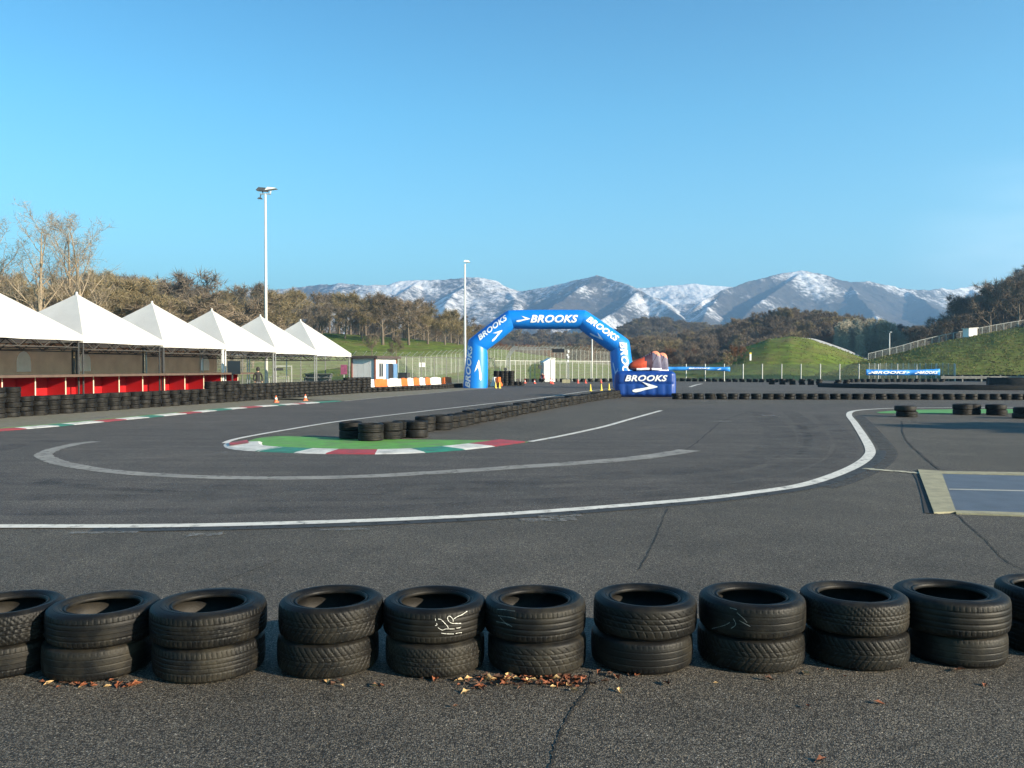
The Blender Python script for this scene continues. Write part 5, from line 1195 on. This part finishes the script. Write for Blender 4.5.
# ================================================================== TREES
def bark(name, col): return mat(name, col, .9, .3, 6)
M_bark = bark('grey brown bark', (.12, .095, .07)); M_barkp = bark('pale bark', (.46, .42, .35))
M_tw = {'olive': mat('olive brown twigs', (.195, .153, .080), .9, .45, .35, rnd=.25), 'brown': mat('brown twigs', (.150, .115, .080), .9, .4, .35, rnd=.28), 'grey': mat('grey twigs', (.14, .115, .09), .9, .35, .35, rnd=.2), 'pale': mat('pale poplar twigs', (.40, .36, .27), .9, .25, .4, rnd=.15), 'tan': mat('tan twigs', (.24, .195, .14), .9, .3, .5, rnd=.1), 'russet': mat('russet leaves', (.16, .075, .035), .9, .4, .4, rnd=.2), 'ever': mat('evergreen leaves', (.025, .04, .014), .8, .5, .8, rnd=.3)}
def gen_tree(seed, H, kind):
    r = random.Random(seed); tr, cr = MB(), MB()
    P = dict(oak=dict(base=.24, n0=9, up=.35, l1=.42, n1=8, n2=6, tw=9, tl=.085, tw_w=.0040, r0=.022, gn=1), bush=dict(base=.06, n0=12, up=.75, l1=.52, n1=8, n2=6, tw=10, tl=.09, tw_w=.0055, r0=.014, gn=1), tall=dict(base=.18, n0=15, up=1.15, l1=.36, n1=8, n2=6, tw=3, tl=.040, tw_w=.0013, r0=.016, gn=1), pole=dict(base=.25, n0=20, up=1.6, l1=.18, n1=5, n2=3, tw=5, tl=.06, tw_w=.006, r0=.016, gn=1), ever=dict(base=.1, n0=16, up=.2, l1=.38, n1=7, n2=6, tw=10, tl=.06, tw_w=.03, r0=.02, gn=1))[kind]
    def rv(): return Vector((r.gauss(0, 1), r.gauss(0, 1), r.gauss(0, 1))).normalized()
    def path(p, d, l, k, bend, up):
        pts = [p.copy()]; d = d.normalized()
        for i in range(k):
            d = (d+rv()*bend+Vector((0, 0, up))).normalized(); p = p+d*(l/k); pts.append(p.copy())
        return pts
    T = path(Vector((0, 0, -.1)), Vector((r.uniform(-.05, .05), r.uniform(-.05, .05), 1)), H*(.80 if kind != 'oak' else .68), 7, .06, .1)
    rad = [H*P['r0']*(1-.88*i/7) for i in range(8)]; tr.tube(T, rad, 7, cap=False)
    def at(pts, f):
        x = f*(len(pts)-1); i = min(int(x), len(pts)-2); return pts[i].lerp(pts[i+1], x-i), (pts[i+1]-pts[i]).normalized()
    for i in range(P['n0']):
        f = P['base']+(1-P['base'])*((i+r.random()*.8)/P['n0']); p, d = at(T, min(f, .999)); az = i*2.4+r.uniform(-.5, .5)
        out = Vector((math.cos(az), math.sin(az), 0)); prof = {'oak': math.sin(PI*min(1, .30+f*.62)), 'bush': .55+.75*f-.65*f*f, 'tall': 1.15-.75*f, 'pole': 1.1-.7*f, 'ever': 1.1-.8*f}[kind]
        l = H*P['l1']*prof*r.uniform(.75, 1.2); b = path(p, out+Vector((0, 0, P['up']*r.uniform(.6, 1.3)+(.8*f if kind == 'oak' else 0))), l, 5, .22, .10 if kind != 'ever' else -.02)
        rb = max(H*P['r0']*(1-.85*f)*.5, H*.0016); tr.tube(b, [rb*(1-.8*k/5) for k in range(6)], 5, cap=False)
        for j in range(P['n1']):
            f2 = .22+.78*(j+r.random())/P['n1']; p2, d2 = at(b, min(f2, .999)); dd = (d2*.7+rv()*.8+Vector((0, 0, .3 if kind != 'ever' else 0))).normalized(); l2 = l*.46*(1.15-.6*f2)*r.uniform(.7, 1.2)
            c = path(p2, dd, l2, 3, .25, .08); r2 = max(rb*.32, H*.0009); cr.tube(c, [r2, r2*.7, r2*.45, r2*.2], 3, cap=False)
            for k in range(P['n2']):
                p3, d3 = at(c, min(.2+.8*(k+r.random())/P['n2'], .999)); d4 = (d3*.6+rv()*.9+Vector((0, 0, .25))).normalized(); l3 = l2*.45*r.uniform(.6, 1.2)
                q3 = p3+d4*l3; w_ = H*P['tw_w']*.45; sd = d4.cross(rv()).normalized()*w_; cr.add([p3-sd, p3+sd, q3], [(0, 1, 2)])
                for t in range(P['tw']):
                    p5 = p3.lerp(q3, r.uniform(.1, 1)); d5 = (d4*.5+rv()+Vector((0, 0, .25))).normalized(); l5 = H*P['tl']*r.uniform(.5, 1.2); sd = d5.cross(rv()).normalized()*(H*P['tw_w']*r.uniform(.3, .8))
                    cr.add([p5-sd, p5+sd, p5+d5*l5], [(0, 1, 2)])
    return tr, cr
PROTO = {}
def proto(kind, seed, H, bk, tw):
    tr, cr = gen_tree(seed, H, kind); return tr.mesh('trunk', bk, True), cr.mesh('crown', tw), max(v[2] for v in cr.v)*.985
def plant(pr, px, Y, z, h, name, lab, cat, group, rz=None, wide=1.0):
    t_ = thing(name, lab, cat, (XZ(px, Y), Y, z), rz if rz is not None else R.uniform(0, 6.28), group); s_ = h/pr[2]; t_.scale = (s_*wide, s_*wide, s_)
    link('trunk', pr[0], t_); link('crown', pr[1], t_); return t_
OAK = [proto('oak', 11+i, 12, M_bark, M_tw[c]) for i, c in enumerate(('olive', 'brown', 'olive', 'brown', 'grey', 'olive'))]
BUSH = [proto('bush', 41+i, 8, M_bark, M_tw[c]) for i, c in enumerate(('olive', 'brown', 'olive'))]
TALL = [proto('tall', 61+i, 22, mat('light tan bark', (.26, .205, .14), .9, .25, 6), M_tw['tan']) for i in range(3)]  # light tan is the bark's own colour
POLE = [proto('pole', 81+i, 14, M_barkp, M_tw['pale']) for i in range(3)]
EVER = [proto('ever', 91, 6, M_bark, M_tw['ever'])]
def zl(px, Y): return float(z_left(np.array([px*1.0]), np.array([Y*1.0]))[0]) if Y > 112 else 0.0
# three tall bare trees at far left
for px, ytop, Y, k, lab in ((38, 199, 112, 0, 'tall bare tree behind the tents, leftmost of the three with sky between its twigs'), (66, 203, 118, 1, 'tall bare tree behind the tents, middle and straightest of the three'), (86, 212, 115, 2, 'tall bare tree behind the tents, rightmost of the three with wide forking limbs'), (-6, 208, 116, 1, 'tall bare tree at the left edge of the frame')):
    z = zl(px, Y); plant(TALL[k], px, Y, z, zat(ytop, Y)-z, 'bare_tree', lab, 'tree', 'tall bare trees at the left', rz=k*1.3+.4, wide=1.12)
# bushy brown trees behind the tents and along the crest of the meadow
gl = 'brown leafless trees of the wood on the left hill'
def wood(px, Y, ytop, k, lab='leafless brown tree in the wood along the meadow crest', wide=1.15, pr=None):
    z = zl(px, Y); plant((pr or OAK)[k % len(pr or OAK)], px, Y, z-.2, max(3, zat(ytop, Y)-z), 'woodland_tree', lab, 'tree', gl, wide=wide)
wood(200, 150, 266, 4, 'rounded grey tree rising above the wood behind the third tent', 1.25)
wood(383, 196, 288, 1, 'big spreading brown tree standing forward on the meadow, left of the lamp post', 1.3)
wood(409, 200, 296, 3, 'brown tree just right of the big spreading one on the meadow', 1.2)
wood(127, 140, 272, 0, 'olive brown tree beside the tall bare trees, above the second tent peak', 1.35)
wood(252, 205, 279, 4, 'grey crowned tree on the skyline just left of the tallest lamp post', 1.2)
TOPX = [-60, 0, 40, 100, 140, 180, 240, 300, 340, 380, 420, 450, 480, 510, 560]; TOPY = [268, 268, 276, 272, 276, 282, 287, 288, 292, 294, 300, 308, 326, 334, 345]
for x in range(-50, 250, 13):   # behind tents
    wood(x+R.uniform(-5, 5), R.uniform(122, 150), np.interp(x, TOPX, TOPY)+R.uniform(2, 16), R.randrange(3), 'bushy olive brown tree rising behind the white tents', 1.5, BUSH)
for x in range(-40, 470, 14):
    Y = R.uniform(208, 236); wood(x+R.uniform(-5, 5), Y, np.interp(x, TOPX, TOPY)+R.uniform(-4, 14), R.randrange(6))
for x in range(60, 490, 16):
    Y = R.uniform(250, 320); wood(x+R.uniform(-5, 5), Y, np.interp(x, TOPX, TOPY)+R.uniform(-5, 4), R.randrange(6))
for x, Y, yt in ((300, 200, 305), (322, 206, 300), (345, 205, 304), (362, 208, 302), (428, 206, 303), (445, 208, 310), (458, 212, 318), (470, 214, 324)):
    wood(x, Y, yt, R.randrange(6))
for x, Y in ((372, 172), (396, 165), (312, 170)):
    wood(x, Y, 340-R.uniform(6, 14), 1, 'small young tree standing alone on the green meadow', .9)
# poplars, pale and upright, at the foot of the right-hand wood
def zw(px, Y): return float(z_wood(np.array([px*1.0]), np.array([Y*1.0]))[0])
for i in range(80):
    px = R.uniform(836, 906); Y = R.uniform(238, 270); z = zw(px, Y); yt = np.interp(px, [836, 850, 880, 906], [322, 318, 319, 328])+R.uniform(-2, 7)
    plant(POLE[i % 3], px, Y, z, max(5, zat(yt, Y)-z), 'poplar_tree', 'pale slender poplar in the grove below the dark wood', 'tree', 'pale poplar grove', wide=1.0)
# right-hand wood, nearest trees of it
gr_ = 'dark bare trees of the wood above the grass bank'
for i in range(64):
    px = R.uniform(905, 1120); Y = R.uniform(200, 300); z = max(zw(px, Y), float(z_bank(np.array([px]), np.array([min(Y, 258.0)]))[0]) if Y < 258 else -9)
    yt = np.interp(px, [900, 930, 955, 975, 1000, 1024, 1120], [336, 322, 304, 290, 276, 263, 230])+R.uniform(-3, 18)
    plant(OAK[(1, 3, 4)[i % 3]], px, Y, z-.3, min(max(7, zat(yt, Y)-z), 13 if px < 965 else 19), 'dark_tree', 'bare dark brown tree in the wood above the grass bank', 'tree', gr_, wide=1.2)
for px, yt, Y, lab in ((962, 290, 212, 'bare dark tree with crooked open limbs at the left end of the dark skyline wood'), (1018, 272, 190, 'reddish bare tree at the right edge where the bank fence ends')):
    z = float(z_bank(np.array([px*1.0]), np.array([Y*1.0]))[0]); plant(OAK[4 if px < 1000 else 1], px, Y, z-.3, zat(yt, Y)-z, 'dark_tree', lab, 'tree', gr_, wide=1.1)
for i in range(46):
    px = R.uniform(1330, 1750); Y = R.uniform(150, 235); plant(OAK[(1, 3, 4)[i % 3]], px, Y, float(z_bank(np.array([px]), np.array([Y]))[0])-.3, R.uniform(10, 14), 'dark_tree', 'bare dark brown tree in the wood above the grass bank', 'tree', gr_, wide=1.2)
# bushes on and in front of the mound
for px, Y, yt, k, lab in ((741, 150, 352, 1, 'small brown bush at the left shoulder of the grass mound'), (783, 162, 342, 1, 'low tan bush on the top of the grass mound'), (728, 140, 357, 0, 'low brown bush left of the grass mound')):
    z = float(z_mound(np.array([px*1.0]), np.array([Y*1.0]))[0]); plant(BUSH[k], px, Y, z-.1, max(1.2, zat(yt-6, Y)-z), 'bush', lab, 'bush', None)
# woods too far to count: instances of the same trees over the far slopes
def gn_wood(name, pts, parts, scl, lab):
    me = bpy.data.meshes.new(name); me.from_pydata(pts, [], []); o = link(name, me); tag(o, lab, 'woodland', kind='stuff')
    ng = bpy.data.node_groups.new(name, 'GeometryNodeTree'); ng.interface.new_socket('Geometry', in_out='INPUT', socket_type='NodeSocketGeometry'); ng.interface.new_socket('Geometry', in_out='OUTPUT', socket_type='NodeSocketGeometry')
    N = ng.nodes.new; L = ng.links.new; gi_, go = N('NodeGroupInput'), N('NodeGroupOutput'); jn = N('GeometryNodeJoinGeometry')
    for a, b in parts:
        j2 = N('GeometryNodeJoinGeometry')
        for ob in (a, b):
            oi = N('GeometryNodeObjectInfo'); oi.inputs[0].default_value = ob; oi.transform_space = 'ORIGINAL'; L(oi.outputs['Geometry'], j2.inputs[0])
        g2 = N('GeometryNodeGeometryToInstance'); L(j2.outputs[0], g2.inputs[0]); L(g2.outputs[0], jn.inputs[0])
    ip = N('GeometryNodeInstanceOnPoints'); L(gi_.outputs[0], ip.inputs['Points']); L(jn.outputs[0], ip.inputs['Instance']); ip.inputs['Pick Instance'].default_value = True
    rr = N('FunctionNodeRandomValue'); rr.data_type = 'FLOAT_VECTOR'; rr.inputs[0].default_value = (-.06, -.06, 0); rr.inputs[1].default_value = (.06, .06, 6.28); L(rr.outputs[0], ip.inputs['Rotation'])
    rs = N('FunctionNodeRandomValue'); rs.data_type = 'FLOAT'; rs.inputs[2].default_value = scl[0]; rs.inputs[3].default_value = scl[1]; L(rs.outputs[1], ip.inputs['Scale'])
    L(ip.outputs[0], go.inputs[0]); md = o.modifiers.new('trees', 'NODES'); md.node_group = ng
    return o
def parts_of(meshpairs):
    res = []
    for tr, cr, H in meshpairs:
        a = next(o for o in bpy.data.objects if o.data == tr); b = next(o for o in bpy.data.objects if o.data == cr); res.append((a, b))
    return res
RUS = [proto('oak', 31, 12, M_bark, M_tw['russet'])]
plant(RUS[0], 735, 145, 0, 6, 'bush', 'russet bush between the mound and the dark wood', 'bush', None)
PA = parts_of([OAK[1], OAK[3], OAK[4], OAK[0]]); PR_ = parts_of([OAK[1], OAK[3], OAK[4], RUS[0]])
pts = []
for k in range(1500):
    px = R.uniform(600, 1130); Y = R.uniform(236, 400); z = zw(px, Y)
    if z < -.5 or (832 < px < 910 and Y < 275): continue
    pts.append((XZ(px, Y), Y, z-.3))
gn_wood('hill_woodland', pts, PA, (.55, 1.05), 'bare brown woodland covering the low hill behind the mound')
pts = []
for k in range(420):
    px = R.uniform(470, 740); Y = R.uniform(236, 330); z = zw(px, Y)+.0
    pts.append((XZ(px, Y), Y, max(z, -.1)-.3))
gn_wood('valley_woodland', pts, PR_, (.35, .8), 'low russet and brown woodland seen through the arch')
pts = []
for k in range(3600):
    px = R.uniform(300, 1050); Y = R.uniform(480, 860); z = float(z_ridge(np.array([px]), np.array([Y]))[0])
    if fbm(np.array([px*.03]), np.array([Y*.012]), 2, 77)[0] < .36: continue
    pts.append((XZ(px, Y), Y, z-.3))
gn_wood('ridge_woodland', pts, PA, (.7, 1.2), 'grey brown woodland on the far ridge below the snowy mountains')
pts = []
for k in range(260):
    px = R.uniform(-150, 470); Y = R.uniform(300, 430); pts.append((XZ(px, Y), Y, zl(px, min(Y, 515))-.3))
gn_wood('crest_woodland', pts, PA, (.8, 1.2), 'brown woodland behind the meadow crest')

# ================================================================== FENCES AND THINGS ON THE SLOPES
def zb(px, Y): return float(z_bank(np.array([px*1.0]), np.array([Y*1.0]))[0])
cf = [(352, 120), (380, 124), (400, 128), (420, 133), (440, 139), (460, 147), (480, 156), (500, 166), (530, 178), (570, 196), (615, 214)]
fence('catch_fence', [Vector((XZ(p, Y), Y, max(0, zl(p, Y)))) for p, Y in cf], 3.3, 1.9, 'tall pale catch fence with curved top on the lower meadow slope', M_meshw, M_fpale, pr=.045, overhang=.9)
cf = [(868, 149), (885, 149), (900, 149), (918, 149), (935, 149), (952, 149), (970, 149), (985, 149), (1000, 149), (1024, 149), (1060, 149)]
fence('bank_fence', [Vector((XZ(p, Y), Y, zb(p, Y))) for p, Y in cf], 1.25, 1.3, 'pale fence climbing along the top of the grass bank', M_meshw, M_fpale, pr=.05, rail=True)
kx = thing('kiosk', 'small white box cabin on top of the grass bank by the fence', 'cabin', (XZ(969.5, 147), 147, zb(969.5, 147)-.1), .25)
MB().box((0, 0, .75), (1.7, 1.4, 1.5)).build('wall', M_panelw, kx); o = MB(); o.bar((-1.0, 0, 1.5), (1.0, 0, 1.62), 1.7, .10); o.build('roof', M_panel, kx); MB().box((.45, -.71, .65), (.5, .04, 1.2)).build('door', M_panel, kx)
o = lamp(889, 160, 333, 'thin lamp post rising behind the fence at the foot of the grass bank', 1, .12); o.location.z = zb(889, 160)-.3
o.children[0].scale = (1, 1, 1)
h_ = zat(333, 160)-o.location.z; f_ = h_/AT(889, 333, 160).z; o.scale = (1, 1, f_)
# road with blue-grey guard wall running down behind the mound
q = [(798, 166, 337.5), (815, 172, 339.0), (835, 180, 345.5), (850, 186, 351), (866, 192, 358.5), (880, 196, 364)]
rw = thing('road_wall', 'low blue grey wall running down behind the right side of the grass mound', 'wall'); o = MB(); vs = []
qq = spline([Vector((XZ(a, Y), Y, zat(c, Y))) for a, Y, c in q], 8)
for p in qq: vs += [(p.x, p.y, p.z-3.5), (p.x, p.y, p.z), (p.x+.1, p.y+.35, p.z), (p.x+.1, p.y+.35, p.z-3.5)]
o.add(vs, [(4*i+j, 4*i+j+1, 4*i+j+5, 4*i+j+4) for i in range(len(qq)-1) for j in range(3)]+[(3, 2, 1, 0), tuple(4*(len(qq)-1)+j for j in range(4))]); o.build('wall', mat('blue grey concrete', (.20, .22, .26), .8, .15, 1), rw)
mk = thing('marker_post', 'small bright yellow and white post on the left side of the grass mound', 'marker post', (XZ(750.3, 141), 141, float(z_mound(np.array([750.3]), np.array([141.0]))[0])))
MB().box((0, 0, .55), (.28, .2, 1.1)).build('post', M_wpole, mk); MB().box((0, -.01, 1.2), (.30, .22, .25)).build('cap', M_yel, mk)
# unseen evergreens added to cast shade on the far slopes and right edge
for X_, Y_, h_, wd in ((30.5, 17.0, 6.3, 1.7), (99, 91, 30, .45), (101, 87, 29, .45), (94, 93, 28, .45), (104, 86, 30, .45), (107, 87, 30, .45)):
    t_ = plant(EVER[0], 0, 1, 0, h_, 'added_shade_tree', 'added evergreen outside the frame, put there to cast shade', 'tree', 'added shade trees outside the frame', wide=wd); t_.location = (X_, Y_, 0)
# ================================================================== HAZE
if HAZE:
    o = MB(); o.box((0, 3000, 340), (12000, 7300, 0)); vs = []
    o = MB(); zt, zb_ = 640, -9.5
    o.add([(-4000, -200, zb_), (4000, -200, zb_), (4000, 6500, zb_), (-4000, 6500, zb_), (-4000, -200, zt), (4000, -200, zt), (4000, 6500, zt), (-4000, 6500, zt)], [(3, 2, 1, 0), (4, 5, 6, 7), (0, 1, 5, 4), (1, 2, 6, 5), (2, 3, 7, 6), (3, 0, 4, 7)])
    hm = bpy.data.materials.new('haze'); hm.use_nodes = True; t = hm.node_tree; t.nodes.clear(); ov = t.nodes.new('ShaderNodeOutputMaterial'); pv = t.nodes.new('ShaderNodeVolumePrincipled')
    pv.inputs['Color'].default_value = (.36, .63, 1, 1); pv.inputs['Density'].default_value = HAZE; pv.inputs['Anisotropy'].default_value = .2; t.links.new(pv.outputs[0], ov.inputs['Volume'])
    tag(o.build('haze', hm), kind='stuff')
